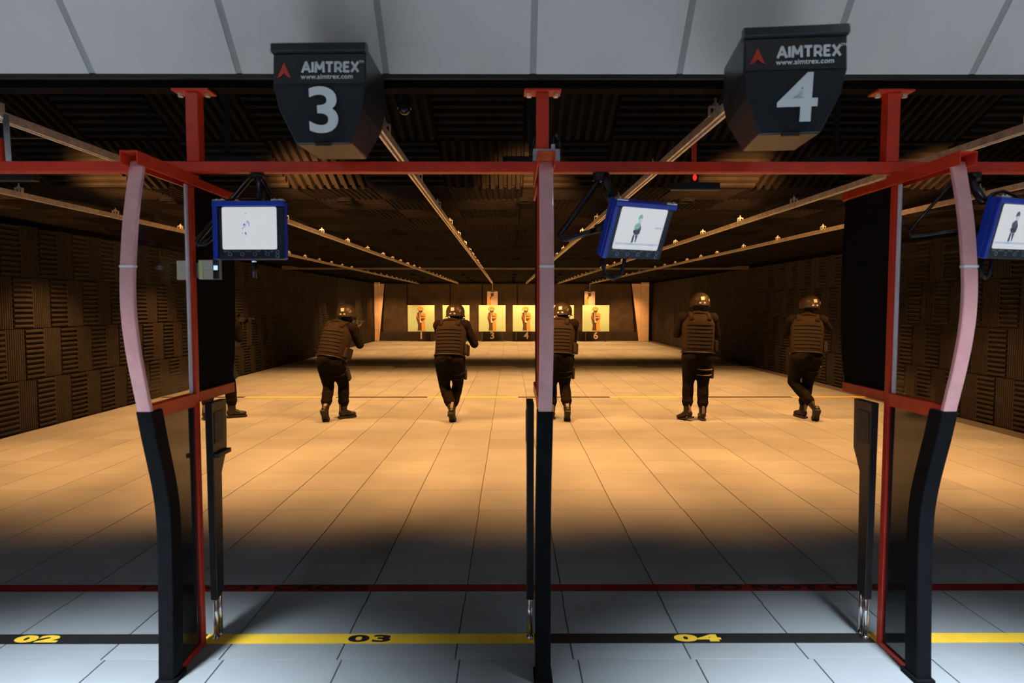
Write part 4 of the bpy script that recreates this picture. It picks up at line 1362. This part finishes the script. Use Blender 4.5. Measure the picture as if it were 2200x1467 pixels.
def aim(shr, head, dz=-.02, yaw=0.0):
    """rifle from the right shoulder past the cheek"""
    a = Vector((shr[0] * .55 + head[0] * .45, .10, (shr[2] + .08)))
    d = Vector((math.sin(R(yaw)), 1, dz)).normalized()
    return a, a + d, a + d * .215 - Vector((0, 0, .10)), a + d * .50 - Vector((0, 0, .045))


def mk(label, gun_label, px0, P, Y=8.95):
    b = at(px0, 903, Y); base = Vector((b.x, Y, 0))
    g0, g1, hr_, hl_ = aim(P.get('shr_hint', (P['neck'][0] + .17, 0, P['neck'][2] - .07)), P['head'], P.get('gdz', -.02), P.get('gyaw', 0))
    fwd_y = P['neck'][1]
    for v in (g0, g1, hr_, hl_): v.y += fwd_y
    P.setdefault('gun0', g0); P.setdefault('gun1', g1)
    P.setdefault('har', hr_ + Vector((.035, -.07, .0))); P.setdefault('hal', hl_ + Vector((-.045, -.06, -.03)))
    return person(label, gun_label, base, P)


mk('person in dark gear and helmet, mostly hidden behind the left divider', 'black rifle held by the person hidden behind the left divider', 466,
   dict(pelvis=(.0, .02, .87), neck=(.03, .16, 1.40), head=(.05, .25, 1.53), ell=(-.24, .34, 1.10), elr=(.25, .22, 1.13),
        knl=(-.12, .10, .48), anl=(-.13, -.05, .115), knr=(.14, .14, .48), anr=(.175, .10, .112), toel=-10, pitl=5, toer=62, pitr=0), 9.0)
mk('person in dark gear leaning right, second from the left', 'black rifle held by the second person from the left', 720,
   dict(pelvis=(-.045, .0, .85), neck=(.055, .17, 1.36), head=(.115, .26, 1.475), ell=(-.17, .40, 1.10), elr=(.315, .20, 1.045), turn=-18, hturn=-10,
        knl=(-.10, .06, .46), anl=(-.085, -.17, .175), knr=(.085, .16, .47), anr=(.10, .08, .112), toel=4, pitl=52, toer=48, pitr=0, patch=262, hand='skin'), 8.95)
mk('person in dark gear standing before target two, right elbow out', 'black rifle held by the third person from the left', 967,
   dict(pelvis=(.0, .0, .88), neck=(.02, .16, 1.385), head=(.06, .25, 1.485), ell=(-.18, .40, 1.12), elr=(.335, .17, 1.06), turn=-8,
        knl=(-.085, .10, .47), anl=(.045, -.16, .165), knr=(.095, .20, .48), anr=(.01, .16, .112), toel=6, pitl=42, toer=-12, pitr=0, patch=258), 8.9)
mk('person in dark gear partly hidden by the middle divider, left of target six', 'black rifle held by the person beside the middle divider', 1204,
   dict(pelvis=(-.03, .0, .90), neck=(.0, .14, 1.40), head=(.045, .23, 1.50), ell=(-.22, .36, 1.14), elr=(.19, .24, 1.08), turn=-14,
        knl=(-.12, .12, .48), anl=(-.12, .06, .112), knr=(.065, .10, .48), anr=(.085, -.14, .165), toel=-14, pitl=0, toer=0, pitr=48, patch=250), 8.95)
mk('tall upright person in dark gear with pale thigh straps, second from the right', 'black rifle held by the tall second person from the right', 1498,
   dict(pelvis=(-.01, .0, .93), neck=(.01, .06, 1.50), head=(.04, .10, 1.635), ell=(-.245, .20, 1.20), elr=(.30, .16, 1.185), turn=-4, bulk=1.03,
        knl=(-.115, .08, .50), anl=(-.150, -.02, .125), knr=(.075, .02, .49), anr=(.065, -.03, .112), toel=-38, pitl=14, toer=8, pitr=0, patch=268, pale_strap=True), 8.9)
mk('person in dark gear with right arm stretched out, rightmost by the wall', 'black rifle held by the rightmost person', 1732,
   dict(pelvis=(-.02, .0, .91), neck=(.04, .13, 1.46), head=(.105, .21, 1.60), ell=(-.14, .40, 1.20), elr=(.40, .26, 1.275), turn=-20, hturn=-6,
        knl=(-.135, .14, .52), anl=(.065, -.14, .175), knr=(.07, .14, .50), anr=(-.005, .10, .112), toel=10, pitl=50, toer=-8, pitr=0, patch=276, gyaw=8), 8.95)
